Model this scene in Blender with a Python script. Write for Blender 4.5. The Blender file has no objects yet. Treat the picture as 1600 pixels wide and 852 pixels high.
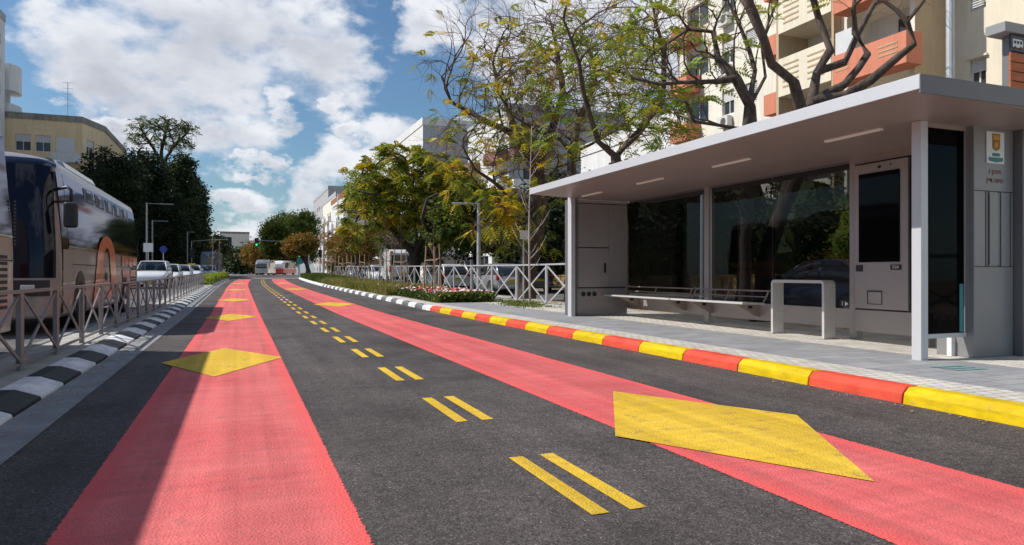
import bpy, bmesh, math, random
import numpy as np
from mathutils import Vector, Matrix
R = math.radians
rnd = random.Random(11)
S = bpy.context.scene
COL = S.collection

# ------------------------------------------------------------------ materials
def newmat(name):
    m = bpy.data.materials.new(name); m.use_nodes = True
    nt = m.node_tree; b = nt.nodes['Principled BSDF']
    return m, nt, b
def N(nt, t, **k):
    n = nt.nodes.new(t)
    for a, v in k.items(): setattr(n, a, v)
    return n
def rgb(c): return (c[0], c[1], c[2], 1)
def coords(nt, scale=(1, 1, 1)):
    tc = N(nt, 'ShaderNodeTexCoord'); mp = N(nt, 'ShaderNodeMapping')
    mp.inputs['Scale'].default_value = scale
    nt.links.new(tc.outputs['Object'], mp.inputs['Vector'])
    return mp.outputs[0]
def mixc(nt, a, b, fac, blend='MIX'):
    m = N(nt, 'ShaderNodeMix', data_type='RGBA', blend_type=blend)
    for sock, v in ((m.inputs[6], a), (m.inputs[7], b), (m.inputs[0], fac)):
        if isinstance(v, bpy.types.NodeSocket): nt.links.new(v, sock)
        elif isinstance(v, (tuple, list)): sock.default_value = rgb(v)
        else: sock.default_value = v
    return m.outputs[2]
def ramp(nt, src, stops):
    r = N(nt, 'ShaderNodeValToRGB'); cr = r.color_ramp
    while len(cr.elements) < len(stops): cr.elements.new(.5)
    for e, (p, c) in zip(cr.elements, stops):
        e.position = p; e.color = rgb(c) if isinstance(c, (tuple, list)) else (c, c, c, 1)
    nt.links.new(src, r.inputs[0]); return r.outputs[0]
def noise(nt, vec, scale, detail=4, rough=.6, out=0):
    n = N(nt, 'ShaderNodeTexNoise'); n.inputs['Scale'].default_value = scale
    n.inputs['Detail'].default_value = detail; n.inputs['Roughness'].default_value = rough
    nt.links.new(vec, n.inputs['Vector']); return n.outputs[out]
def bump(nt, b, h, strength=.3, dist=.01):
    bp = N(nt, 'ShaderNodeBump'); bp.inputs['Strength'].default_value = strength; bp.inputs['Distance'].default_value = dist
    nt.links.new(h, bp.inputs['Height']); nt.links.new(bp.outputs[0], b.inputs['Normal'])
def mat(name, c, rough=.6, metal=0., var=.18, scale=3., bs=0., bscale=60., coat=0., stretch=(1, 1, 1), spec=.5):
    m, nt, b = newmat(name); v = coords(nt, stretch)
    f = noise(nt, v, scale, 6)
    lo = tuple(x * (1 - var) for x in c); hi = tuple(min(1, x * (1 + var)) for x in c)
    nt.links.new(ramp(nt, f, [(.3, lo), (.7, hi)]), b.inputs['Base Color'])
    b.inputs['Roughness'].default_value = rough; b.inputs['Metallic'].default_value = metal
    b.inputs['Specular IOR Level'].default_value = spec
    b.inputs['Coat Weight'].default_value = coat; b.inputs['Coat Roughness'].default_value = .05
    if bs: bump(nt, b, noise(nt, coords(nt), bscale, 3), bs)
    return m
M = {}
def asphalt(name, base, speck=.5):
    m, nt, b = newmat(name); v = coords(nt)
    vo = N(nt, 'ShaderNodeTexVoronoi'); vo.inputs['Scale'].default_value = 125
    nt.links.new(v, vo.inputs['Vector'])
    sp = ramp(nt, vo.outputs['Color'], [(.0, .22), (.5, .8), (.85, 1.35), (1., 3.4)])
    big = ramp(nt, noise(nt, v, .7, 5), [(.3, tuple(x * .82 for x in base)), (.7, tuple(x * 1.22 for x in base))])
    v2 = coords(nt, (2.2, .12, 1))
    trk = ramp(nt, noise(nt, v2, 1.3, 5, .65), [(.3, .78), (.7, 1.25)])
    trk = mixc(nt, trk, ramp(nt, noise(nt, v, 14, 4, .7), [(.3, .78), (.7, 1.22)]), 1., 'MULTIPLY')
    c = mixc(nt, big, trk, 1., 'MULTIPLY')
    c = mixc(nt, c, ramp(nt, noise(nt, v, .35, 6, .75), [(.32, .55), (.48, 1.), (.7, 1.12)]), .8, 'MULTIPLY')
    c = mixc(nt, c, mixc(nt, c, sp, 1., 'MULTIPLY'), speck)
    nt.links.new(c, b.inputs['Base Color']); b.inputs['Roughness'].default_value = .8
    b.inputs['Specular IOR Level'].default_value = .25
    bump(nt, b, vo.outputs['Distance'], .3, .010)
    return m
M['asphalt'] = asphalt('bus_asphalt', (.088, .075, .072), .9)
M['asphalt_old'] = asphalt('old_asphalt', (.13, .125, .125), .5)
def roadpaint(name, c, edge, wear=.2, xc=None, hw=.62, rim=None):
    m, nt, b = newmat(name); v = coords(nt); f = noise(nt, v, 1.1, 6, .65)
    st = noise(nt, coords(nt, (.35, 5, 1)), 2.2, 5, .7)
    base = ramp(nt, f, [(.3, c), (.72, edge)])
    vo = N(nt, 'ShaderNodeTexVoronoi'); vo.inputs['Scale'].default_value = 75; nt.links.new(v, vo.inputs['Vector'])
    pit = ramp(nt, noise(nt, v, 42, 3, .8), [(.30, .45), (.40, 1.)])
    c2 = mixc(nt, base, pit, .75, 'MULTIPLY')
    c2 = mixc(nt, c2, ramp(nt, st, [(.3, .86), (.7, 1.1)]), 1., 'MULTIPLY')
    c2 = mixc(nt, c2, ramp(nt, noise(nt, coords(nt, (2.6, .05, 1)), 1.6, 4, .6), [(.34, .76), (.62, 1.06)]), 1., 'MULTIPLY')
    w = ramp(nt, noise(nt, v, 5.5, 8, .75), [(.55, 0.), (.70, 1.)])
    c2 = mixc(nt, c2, mixc(nt, c2, (.13, .10, .10), wear), w)
    if xc is not None:   # the band is sprayed twice along its edges, where the coat is fresher
        sx = N(nt, 'ShaderNodeSeparateXYZ'); nt.links.new(v, sx.inputs[0])
        s1 = N(nt, 'ShaderNodeMath', operation='SUBTRACT'); nt.links.new(sx.outputs[0], s1.inputs[0]); s1.inputs[1].default_value = xc
        s2 = N(nt, 'ShaderNodeMath', operation='ABSOLUTE'); nt.links.new(s1.outputs[0], s2.inputs[0])
        s3 = N(nt, 'ShaderNodeMath', operation='MULTIPLY_ADD'); nt.links.new(noise(nt, v, 2., 4), s3.inputs[0]); s3.inputs[1].default_value = .12; nt.links.new(s2.outputs[0], s3.inputs[2])
        c2 = mixc(nt, c2, rim, ramp(nt, s3.outputs[0], [(hw - .10, 0.), (hw + .02, .75)]))
        s4 = N(nt, 'ShaderNodeMath', operation='MULTIPLY_ADD'); nt.links.new(noise(nt, v, 38, 4, .75), s4.inputs[0]); s4.inputs[1].default_value = .05; nt.links.new(s2.outputs[0], s4.inputs[2])
        al = N(nt, 'ShaderNodeMath', operation='LESS_THAN'); nt.links.new(s4.outputs[0], al.inputs[0]); al.inputs[1].default_value = hw + .022
        if xc is not None: alpha_src = al.outputs[0]
    nt.links.new(c2, b.inputs['Base Color']); b.inputs['Roughness'].default_value = .8
    b.inputs['Specular IOR Level'].default_value = .3
    if xc is not None:
        fade = N(nt, 'ShaderNodeSeparateXYZ'); nt.links.new(v, fade.inputs[0])
        fr_ = N(nt, 'ShaderNodeMath', operation='GREATER_THAN'); nt.links.new(fade.outputs[1], fr_.inputs[0]); fr_.inputs[1].default_value = 40
        mx_ = N(nt, 'ShaderNodeMath', operation='MAXIMUM'); nt.links.new(fr_.outputs[0], mx_.inputs[0]); nt.links.new(alpha_src, mx_.inputs[1]); nt.links.new(mx_.outputs[0], b.inputs['Alpha'])
    bump(nt, b, vo.outputs['Distance'], .5, .010)
    return m
M['red_lane'] = roadpaint('red_lane_paint', (.60, .10, .105), (.74, .185, .175), .5, -.115, .62, (.78, .105, .10))
M['red_lane2'] = roadpaint('red_lane_paint_right', (.60, .095, .10), (.74, .165, .16), .5, 3.095, .625, (.78, .105, .10))
M['yellow_line'] = roadpaint('yellow_line_paint', (.68, .42, .022), (.76, .50, .05), .7)
def pavers(name, c1, c2, mortar, bw, bh, rot=0., msize=.012, rough=.8, bias=0.):
    m, nt, b = newmat(name); tc = N(nt, 'ShaderNodeTexCoord'); mp = N(nt, 'ShaderNodeMapping')
    mp.inputs['Rotation'].default_value = (0, 0, rot); nt.links.new(tc.outputs['Object'], mp.inputs[0])
    br = N(nt, 'ShaderNodeTexBrick'); nt.links.new(mp.outputs[0], br.inputs['Vector'])
    br.inputs['Color1'].default_value = rgb(c1); br.inputs['Color2'].default_value = rgb(c2); br.inputs['Mortar'].default_value = rgb(mortar)
    br.inputs['Scale'].default_value = 1; br.inputs['Brick Width'].default_value = bw; br.inputs['Row Height'].default_value = bh
    br.inputs['Mortar Size'].default_value = msize; br.inputs['Mortar Smooth'].default_value = .3; br.inputs['Bias'].default_value = bias
    v = coords(nt)
    d = ramp(nt, noise(nt, v, 2.3, 7, .7), [(.3, .78), (.7, 1.12)])
    c = mixc(nt, br.outputs[0], d, 1., 'MULTIPLY')
    c = mixc(nt, c, ramp(nt, noise(nt, v, 90, 3), [(.35, .8), (.65, 1.15)]), .8, 'MULTIPLY')
    nt.links.new(c, b.inputs['Base Color']); b.inputs['Roughness'].default_value = rough
    inv = N(nt, 'ShaderNodeMath', operation='SUBTRACT'); inv.inputs[0].default_value = 1
    nt.links.new(br.outputs['Fac'], inv.inputs[1]); bump(nt, b, inv.outputs[0], .6, .006)
    return m
M['paver_grey'] = pavers('grey_slabs', (.25, .255, .27), (.32, .32, .33), (.19, .19, .195), .4, .2, 0, .008)
M['cobble'] = pavers('light_cobbles', (.64, .60, .54), (.52, .49, .44), (.36, .34, .30), .13, .11, 0, .010)
M['paver_warm'] = pavers('warm_pavers', (.40, .35, .30), (.30, .27, .24), (.15, .13, .12), .2, .1)
M['concrete'] = mat('concrete', (.36, .345, .32), .85, var=.25, scale=2.5, bs=.3)
M['gutter'] = mat('gutter_concrete', (.235, .235, .24), .85, var=.25, scale=3, bs=.3)
def painted_stone(name, c, v=.12):
    m, nt, b = newmat(name); vv = coords(nt)
    base = ramp(nt, noise(nt, vv, 5, 6), [(.3, tuple(x * (1 - v) for x in c)), (.7, tuple(min(1, x * (1 + v)) for x in c))])
    chip = ramp(nt, noise(nt, vv, 13, 8, .8), [(.58, 0.), (.66, 1.)])
    c2 = mixc(nt, base, mixc(nt, base, (.22, .2, .19), .55), chip)
    dirt = ramp(nt, noise(nt, coords(nt, (1, 1, 4)), 3, 6, .7), [(.35, .72), (.6, 1.0)])
    nt.links.new(mixc(nt, c2, dirt, 1., 'MULTIPLY'), b.inputs['Base Color']); b.inputs['Roughness'].default_value = .65; b.inputs['Specular IOR Level'].default_value = .25
    bump(nt, b, noise(nt, vv, 40, 4), .35, .006); return m
M['k_yellow'] = painted_stone('kerb_yellow', (.70, .48, .0))
M['k_red'] = painted_stone('kerb_red', (.76, .085, .045))
M['k_white'] = painted_stone('kerb_white', (.80, .80, .82))
M['k_black'] = painted_stone('kerb_black', (.018, .018, .020))
M['k_grey'] = painted_stone('kerb_grey', (.15, .155, .165))
M['ground'] = mat('dry_ground', (.22, .18, .14), .95, var=.35, scale=.6, bs=.4, bscale=20)
M['soil'] = mat('soil', (.10, .07, .045), .95, var=.4, scale=4, bs=.5, bscale=25)
M['shelter'] = mat('shelter_grey_metal', (.37, .29, .262), .42, .25, var=.04, scale=1.2)  # grey metal with warm bounce from the red lanes put into its colour
M['panel'] = mat('panel_grey_metal', (.36, .325, .31), .42, .25, var=.05, scale=1.2)
M['pillar'] = mat('pillar_grey_metal', (.27, .27, .27), .42, .25, var=.05, scale=1.2)
M['shelter_lt'] = mat('shelter_light_metal', (.60, .61, .63), .38, .2, var=.03, scale=1.2)
M['shelter_dk'] = mat('shelter_dark_metal', (.16, .16, .165), .45, .3, var=.06)
M['seam'] = mat('seam_black', (.015, .015, .015), .6, var=.05)
M['bench'] = mat('bench_metal', (.62, .61, .59), .4, .3, var=.06, scale=8)
M['black'] = mat('black_plastic', (.018, .018, .02), .45, var=.1)
M['rubber'] = mat('tyre_rubber', (.022, .022, .023), .85, var=.2, scale=20)
M['white'] = mat('white_enamel', (.78, .78, .77), .5, var=.05)
M['teal'] = mat('teal_print', (.06, .26, .27), .6, var=.1)
M['teal_faint'] = mat('faded_teal_paint', (.15, .27, .28), .8, var=.35, scale=30)
M['bronze'] = mat('bronze_letters', (.24, .15, .12), .4, .5, var=.1)
M['shield'] = mat('shield_brown', (.30, .17, .05), .5, var=.15)
M['gold'] = mat('shield_gold', (.70, .35, .04), .5, var=.1)
M['rail_r'] = mat('galvanised_rail', (.50, .505, .52), .45, .3, var=.1, scale=6)
M['rail_l'] = mat('taupe_rail', (.27, .262, .265), .45, .35, var=.1, scale=6)
M['chrome'] = mat('chrome', (.75, .75, .76), .15, 1., var=.03)
M['paint_white'] = mat('car_white', (.75, .76, .77), .25, var=.02, coat=.6)
M['paint_silver'] = mat('car_silver', (.42, .43, .45), .3, .6, var=.03, coat=.6)
M['paint_dark'] = mat('car_dark_blue', (.018, .024, .05), .25, .2, var=.03, coat=.8)
M['paint_grey'] = mat('car_grey', (.10, .105, .12), .3, .4, var=.03, coat=.6)
M['paint_red'] = mat('bus_red', (.62, .03, .02), .35, var=.05, coat=.4)
M['paint_blue'] = mat('car_blue', (.03, .09, .20), .3, .2, var=.05, coat=.6)
M['coach'] = mat('coach_champagne', (.35, .30, .275), .32, .25, var=.10, scale=1.4, coat=.25)
M['coach2'] = mat('coach_pale', (.50, .40, .37), .3, .3, var=.06, scale=2, coat=.4)
M['orange_print'] = mat('orange_print', (.74, .15, .035), .32, var=.14, scale=2.5, coat=.4)
M['tail'] = mat('tail_lamp_red', (.45, .015, .015), .25, var=.1, coat=.5)
M['amber'] = mat('amber_lamp', (.7, .2, .02), .3, var=.1)
M['lamp'] = mat('clear_lamp', (.6, .62, .64), .12, .5, var=.1, coat=.8)
M['sign_blue'] = mat('sign_blue', (.02, .05, .30), .5, var=.1)
M['sign_dark'] = mat('sign_dark_blue', (.01, .012, .035), .35, var=.1)
M['orange_wood'] = mat('orange_wood', (.42, .085, .012), .5, var=.22, scale=2.5, stretch=(1, 1, 9))
M['wood'] = mat('stake_wood', (.40, .27, .17), .8, var=.25, scale=9, bs=.2)
M['terra'] = mat('terracotta_tile', (.33, .12, .07), .8, var=.3, scale=2)
M['solar'] = mat('dark_panel', (.05, .055, .06), .2, .4, var=.1)
def emis(name, c, s):
    m, nt, b = newmat(name); b.inputs['Base Color'].default_value = rgb(c)
    b.inputs['Emission Color'].default_value = rgb(c); b.inputs['Emission Strength'].default_value = s; return m
M['green_lit'] = emis('green_signal', (.02, .8, .35), 1.6)
M['strip'] = emis('light_diffuser', (.70, .62, .54), .12)
def darkglass(name, c=(.012, .014, .018), rough=.04, spec=.6):
    m, nt, b = newmat(name)
    f = noise(nt, coords(nt), .8, 3)
    nt.links.new(ramp(nt, f, [(.35, tuple(x * .7 for x in c)), (.65, tuple(x * 1.5 for x in c))]), b.inputs['Base Color'])
    b.inputs['Roughness'].default_value = rough; b.inputs['Specular IOR Level'].default_value = spec; b.inputs['IOR'].default_value = 1.6
    b.inputs['Coat Weight'].default_value = .3; b.inputs['Coat Roughness'].default_value = .02
    return m
M['glass'] = darkglass('vehicle_glass', (.02, .024, .028))
def mirrorglass(name, base, refl, lo, hi):
    m = bpy.data.materials.new(name); m.use_nodes = True; nt = m.node_tree; nt.nodes.clear()
    o = N(nt, 'ShaderNodeOutputMaterial'); d = N(nt, 'ShaderNodeBsdfDiffuse'); g = N(nt, 'ShaderNodeBsdfGlossy'); d.inputs[0].default_value = rgb(base)
    g.inputs['Color'].default_value = rgb(refl); g.inputs['Roughness'].default_value = .045
    lw = N(nt, 'ShaderNodeLayerWeight'); lw.inputs[0].default_value = .5; pw = N(nt, 'ShaderNodeMath', operation='POWER'); nt.links.new(lw.outputs['Facing'], pw.inputs[0]); pw.inputs[1].default_value = 2.5
    fr = N(nt, 'ShaderNodeMath', operation='MULTIPLY_ADD'); nt.links.new(pw.outputs[0], fr.inputs[0]); fr.inputs[1].default_value = hi; fr.inputs[2].default_value = lo
    mx = N(nt, 'ShaderNodeMixShader'); nt.links.new(fr.outputs[0], mx.inputs[0]); nt.links.new(d.outputs[0], mx.inputs[1]); nt.links.new(g.outputs[0], mx.inputs[2]); nt.links.new(mx.outputs[0], o.inputs[0]); return m
M['screen'] = mirrorglass('screen_glass', (.004, .004, .005), (.3, .3, .32), .02, .35)
M['coach_glass'] = mirrorglass('coach_glass', (.008, .009, .014), (.50, .55, .72), .04, .66)
M['pane'] = darkglass('window_pane', (.035, .04, .045), .08, .5)
def clearglass(name, tint, refl=1.0):
    m = bpy.data.materials.new(name); m.use_nodes = True; nt = m.node_tree; nt.nodes.clear()
    o = N(nt, 'ShaderNodeOutputMaterial'); t = N(nt, 'ShaderNodeBsdfTransparent'); g = N(nt, 'ShaderNodeBsdfGlossy')
    t.inputs[0].default_value = rgb(tint); g.inputs['Roughness'].default_value = .015; g.inputs['Color'].default_value = (refl, refl, refl, 1)
    lw = N(nt, 'ShaderNodeLayerWeight'); lw.inputs[0].default_value = .5; pw = N(nt, 'ShaderNodeMath', operation='POWER'); nt.links.new(lw.outputs['Facing'], pw.inputs[0]); pw.inputs[1].default_value = 4.; fr = N(nt, 'ShaderNodeMath', operation='MULTIPLY_ADD'); nt.links.new(pw.outputs[0], fr.inputs[0]); fr.inputs[1].default_value = .7; fr.inputs[2].default_value = .04
    mx = N(nt, 'ShaderNodeMixShader')
    nt.links.new(fr.outputs[0], mx.inputs[0]); nt.links.new(t.outputs[0], mx.inputs[1]); nt.links.new(g.outputs[0], mx.inputs[2])
    nt.links.new(mx.outputs[0], o.inputs[0]); return m
M['shelter_glass'] = clearglass('tinted_glass', (.44, .45, .46), .32)
M['end_glass'] = clearglass('dark_end_glass', (.08, .08, .085), .25)
M['car_glass'] = clearglass('light_car_glass', (.30, .33, .33), 1.)
def wall(name, c, stain=.25):
    stain *= .75
    m, nt, b = newmat(name); v = coords(nt)
    base = ramp(nt, noise(nt, v, .6, 6, .65), [(.3, tuple(x * (1 - stain * .5) for x in c)), (.7, tuple(min(1, x * (1 + stain * .3)) for x in c))])
    drip = ramp(nt, noise(nt, coords(nt, (2.2, 2.2, .22)), 1.6, 6, .7), [(.34, 1 - stain), (.56, 1.)])
    c2 = mixc(nt, base, drip, 1., 'MULTIPLY')
    nt.links.new(c2, b.inputs['Base Color']); b.inputs['Roughness'].default_value = .9
    b.inputs['Specular IOR Level'].default_value = .2
    bump(nt, b, noise(nt, v, 35, 4), .25, .01); return m
M['cream'] = wall('cream_render', (.78, .70, .56), .14)
M['cream2'] = wall('cream_render_pale', (.80, .75, .65), .2)
M['beige_shade'] = wall('beige_shade_render', (.52, .40, .26), .2)  # cream with the side walls' shade put into it; also used for slots
M['salmon'] = wall('salmon_render', (.66, .25, .16), .2)
M['white_wall'] = wall('white_render', (.74, .73, .72), .18)
M['grey_wall'] = wall('grey_render', (.45, .45, .46), .25)
M['yellow_wall'] = wall('yellow_render', (.80, .62, .38), .2)
M['pink_wall'] = wall('brown_pink_render', (.40, .26, .20), .25)
M['brown_wall'] = wall('maroon_render', (.26, .13, .11), .2)
M['stone'] = wall('yellow_stone', (.38, .25, .11), .35)
M['roofdirt'] = wall('stained_parapet', (.33, .31, .27), .55)
M['shutter'] = mat('white_shutter', (.62, .62, .62), .6, var=.06)
M['shutter_d'] = mat('dark_shutter', (.10, .085, .08), .6, var=.1)
def bark(name, a, b_, sc=7):
    m, nt, b = newmat(name); v = coords(nt, (1, 1, .35))
    n1 = noise(nt, v, sc, 8, .7)
    nt.links.new(ramp(nt, n1, [(.32, a), (.68, b_)]), b.inputs['Base Color']); b.inputs['Roughness'].default_value = .9
    bump(nt, b, noise(nt, v, sc * 2.5, 6, .7), .8, .03); return m
M['bark'] = bark('grey_brown_bark', (.035, .024, .019), (.15, .108, .085))
M['bark_d'] = bark('dark_bark', (.02, .015, .012), (.08, .06, .045))
M['twig'] = bark('reddish_twig', (.13, .07, .05), (.26, .15, .11))
M['bark_p'] = bark('pale_bark', (.34, .28, .25), (.58, .50, .46), 14)
def leaf(name, cols, sc=.9, trans=.35):
    m = bpy.data.materials.new(name); m.use_nodes = True; nt = m.node_tree; nt.nodes.clear()
    o = N(nt, 'ShaderNodeOutputMaterial'); v = coords(nt)
    f1 = noise(nt, v, sc, 3, .5); f2 = noise(nt, v, sc * 9, 3, .6)
    ad = N(nt, 'ShaderNodeMath', operation='MULTIPLY_ADD'); nt.links.new(f2, ad.inputs[0]); ad.inputs[1].default_value = .55
    sb = N(nt, 'ShaderNodeMath', operation='SUBTRACT'); nt.links.new(f1, sb.inputs[0]); sb.inputs[1].default_value = .27
    nt.links.new(sb.outputs[0], ad.inputs[2])
    n = len(cols); col = ramp(nt, ad.outputs[0], [(.30 + .42 * i / max(1, n - 1), c) for i, c in enumerate(cols)])
    d = N(nt, 'ShaderNodeBsdfPrincipled'); d.inputs['Roughness'].default_value = .6; d.inputs['Specular IOR Level'].default_value = .25
    nt.links.new(col, d.inputs['Base Color'])
    t = N(nt, 'ShaderNodeBsdfTranslucent'); nt.links.new(mixc(nt, col, (.9, 1, .3), .25, 'MULTIPLY'), t.inputs[0])
    mx = N(nt, 'ShaderNodeMixShader'); mx.inputs[0].default_value = trans
    nt.links.new(d.outputs[0], mx.inputs[1]); nt.links.new(t.outputs[0], mx.inputs[2]); nt.links.new(mx.outputs[0], o.inputs[0])
    return m
M['lf_mix'] = leaf('leaf_green_yellow', [(.13, .19, .025), (.28, .31, .035), (.50, .44, .035), (.70, .50, .03), (.75, .42, .02)])
M['lf_green'] = leaf('leaf_green', [(.07, .12, .02), (.13, .19, .028), (.22, .25, .035), (.38, .30, .035)])
M['lf_fresh'] = leaf('leaf_fresh', [(.14, .23, .035), (.23, .33, .045), (.34, .40, .06), (.52, .43, .05)])
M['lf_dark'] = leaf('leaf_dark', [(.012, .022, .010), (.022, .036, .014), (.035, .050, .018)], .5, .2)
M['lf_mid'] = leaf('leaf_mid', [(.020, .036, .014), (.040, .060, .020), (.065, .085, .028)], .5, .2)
M['lf_far'] = leaf('leaf_far_green', [(.05, .08, .015), (.10, .14, .02), (.17, .19, .03)], .3, .25)
M['lf_rust'] = leaf('leaf_rust', [(.12, .10, .02), (.22, .14, .025), (.34, .17, .03)], .4, .3)
M['lf_grey'] = leaf('leaf_grey_brown', [(.10, .08, .06), (.17, .13, .10), (.22, .16, .11)], .5, .2)
M['lf_grass'] = leaf('leaf_grass', [(.10, .14, .03), (.26, .24, .06), (.38, .32, .12)], .6, .3)
M['fl_red'] = mat('flower_red', (.55, .03, .05), .7, var=.2)
M['fl_pink'] = mat('flower_pink', (.75, .22, .30), .7, var=.2)
M['fl_white'] = mat('flower_white', (.80, .72, .68), .7, var=.1)
M['fl_purple'] = mat('flower_purple', (.16, .08, .35), .7, var=.2)
M['fl_orange'] = mat('fallen_leaf_orange', (.62, .28, .06), .8, var=.3)

# ------------------------------------------------------------------ mesh builder
def wl(o):
    v = Vector((0, 0, 0))
    while o is not None: v = v + o.location; o = o.parent
    return v
def tag(o, label=None, cat=None, group=None, kind=None):
    if label: o['label'] = label
    if cat: o['category'] = cat
    if group: o['group'] = group
    if kind: o['kind'] = kind
    return o
def thing(name, loc, label, cat, group=None):
    o = bpy.data.objects.new(name, None); COL.objects.link(o); o.location = loc
    o.empty_display_size = .2
    return tag(o, label, cat, group)
class MB:
    def __init__(s): s.v = []; s.f = []; s.m = []; s.n = 0
    def add(s, vs, fs, mi=0):
        n = len(s.v); s.v.extend([tuple(p) for p in vs]); s.f.extend([tuple(i + n for i in f) for f in fs]); s.m.extend([mi] * len(fs)); return s
    def box(s, x0, x1, y0, y1, z0, z1, mi=0):
        return s.add([(x0, y0, z0), (x1, y0, z0), (x1, y1, z0), (x0, y1, z0), (x0, y0, z1), (x1, y0, z1), (x1, y1, z1), (x0, y1, z1)],
                     [(0, 3, 2, 1), (4, 5, 6, 7), (0, 1, 5, 4), (1, 2, 6, 5), (2, 3, 7, 6), (3, 0, 4, 7)], mi)
    def obox(s, O, U, W, H, u0, u1, w0, w1, h0, h1, mi=0):
        O, U, W, H = Vector(O), Vector(U), Vector(W), Vector(H)
        P = [O + U * a + W * b + H * c for c in (h0, h1) for a, b in ((u0, w0), (u1, w0), (u1, w1), (u0, w1))]
        return s.add(P, [(0, 3, 2, 1), (4, 5, 6, 7), (0, 1, 5, 4), (1, 2, 6, 5), (2, 3, 7, 6), (3, 0, 4, 7)], mi)
    def prism(s, pts, axis, a0, a1, mi=0):
        n = len(pts); vs = []
        for a in (a0, a1):
            for p, q in pts:
                vs.append({'x': (a, p, q), 'y': (p, a, q), 'z': (p, q, a)}[axis])
        fs = [tuple(range(n))[::-1], tuple(range(n, 2 * n))] + [(i, (i + 1) % n, n + (i + 1) % n, n + i) for i in range(n)]
        return s.add(vs, fs, mi)
    def bar(s, p, q, w, h=None, mi=0, up=(0, 0, 1)):
        h = h or w; p, q = Vector(p), Vector(q); d = (q - p).normalized(); upv = Vector(up)
        if abs(d.dot(upv)) > .98: upv = Vector((1, 0, 0))
        a = d.cross(upv).normalized() * w / 2; b = a.cross(d).normalized() * h / 2
        vs = [p - a - b, p + a - b, p + a + b, p - a + b, q - a - b, q + a - b, q + a + b, q - a + b]
        return s.add(vs, [(0, 3, 2, 1), (4, 5, 6, 7), (0, 1, 5, 4), (1, 2, 6, 5), (2, 3, 7, 6), (3, 0, 4, 7)], mi)
    def tube(s, pts, rad, k=8, mi=0, cap=True):
        pts = [Vector(p) for p in pts]; n = len(pts)
        if not isinstance(rad, (list, tuple)): rad = [rad] * n
        vs = []; ref = Vector((.13, .97, .2))
        for i, p in enumerate(pts):
            d = (pts[min(i + 1, n - 1)] - pts[max(i - 1, 0)])
            d = d.normalized() if d.length > 1e-9 else Vector((0, 0, 1))
            a = d.cross(ref)
            if a.length < .1: a = d.cross(Vector((1, 0, 0)))
            a.normalize(); b = d.cross(a)
            for j in range(k):
                t = 2 * math.pi * j / k; vs.append(p + (a * math.cos(t) + b * math.sin(t)) * rad[i])
        fs = [(i * k + j, i * k + (j + 1) % k, (i + 1) * k + (j + 1) % k, (i + 1) * k + j) for i in range(n - 1) for j in range(k)]
        if cap: fs += [tuple(range(k))[::-1], tuple(range((n - 1) * k, n * k))]
        return s.add(vs, fs, mi)
    def loft(s, rings, closed=True, caps=True, mi=0):
        k = len(rings[0]); vs = [p for r in rings for p in r]; m = k if closed else k - 1
        fs = [(i * k + j, i * k + (j + 1) % k, (i + 1) * k + (j + 1) % k, (i + 1) * k + j) for i in range(len(rings) - 1) for j in range(m)]
        if caps: fs += [tuple(range(k))[::-1], tuple(range((len(rings) - 1) * k, len(rings) * k))]
        return s.add(vs, fs, mi)
    def disc(s, c, nrm, r, k=20, mi=0, thick=.02):
        c, nrm = Vector(c), Vector(nrm).normalized()
        return s.tube([c - nrm * thick / 2, c + nrm * thick / 2], r, k, mi)
    def build(s, name, m, parent=None, bevel=0., smooth=False, at=None, seg=2, sub=0):
        me = bpy.data.meshes.new(name)
        o = bpy.data.objects.new(name, me)
        off = wl(parent) if parent is not None else Vector(at or (0, 0, 0))
        vs = [(a - off.x, b - off.y, c - off.z) for a, b, c in s.v]
        me.from_pydata(vs, [], s.f)
        ms = m if isinstance(m, (list, tuple)) else [m]
        for x in ms: me.materials.append(M[x] if isinstance(x, str) else x)
        if len(ms) > 1: me.polygons.foreach_set('material_index', s.m)
        if smooth: me.polygons.foreach_set('use_smooth', [True] * len(me.polygons))
        COL.objects.link(o)
        if parent is not None: o.parent = parent
        else: o.location = off
        if bevel:
            b = o.modifiers.new('bevel', 'BEVEL'); b.width = bevel; b.segments = seg; b.limit_method = 'ANGLE'; b.angle_limit = R(35)
            b.harden_normals = False
        if sub:
            q = o.modifiers.new('sub', 'SUBSURF'); q.levels = sub; q.render_levels = sub
        me.update(); return o
def dup(root, loc=None, rz=None, label=None, group=None, name=None):
    r = root.copy(); COL.objects.link(r)
    if name: r.name = name
    if loc is not None: r.location = loc
    if rz is not None: r.rotation_euler = (0, 0, rz)
    if label: r['label'] = label
    if group: r['group'] = group
    def rec(a, b):
        for ch in list(a.children):
            c = ch.copy(); COL.objects.link(c); c.parent = b; rec(ch, c)
    rec(root, r); return r
def recolor(root, part, old, new):
    for o in root.children:
        if o.name.split('.')[0] == part:
            o.data = o.data.copy()
            for i, mm in enumerate(o.data.materials):
                if mm == M[old]: o.data.materials[i] = M[new]

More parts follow.
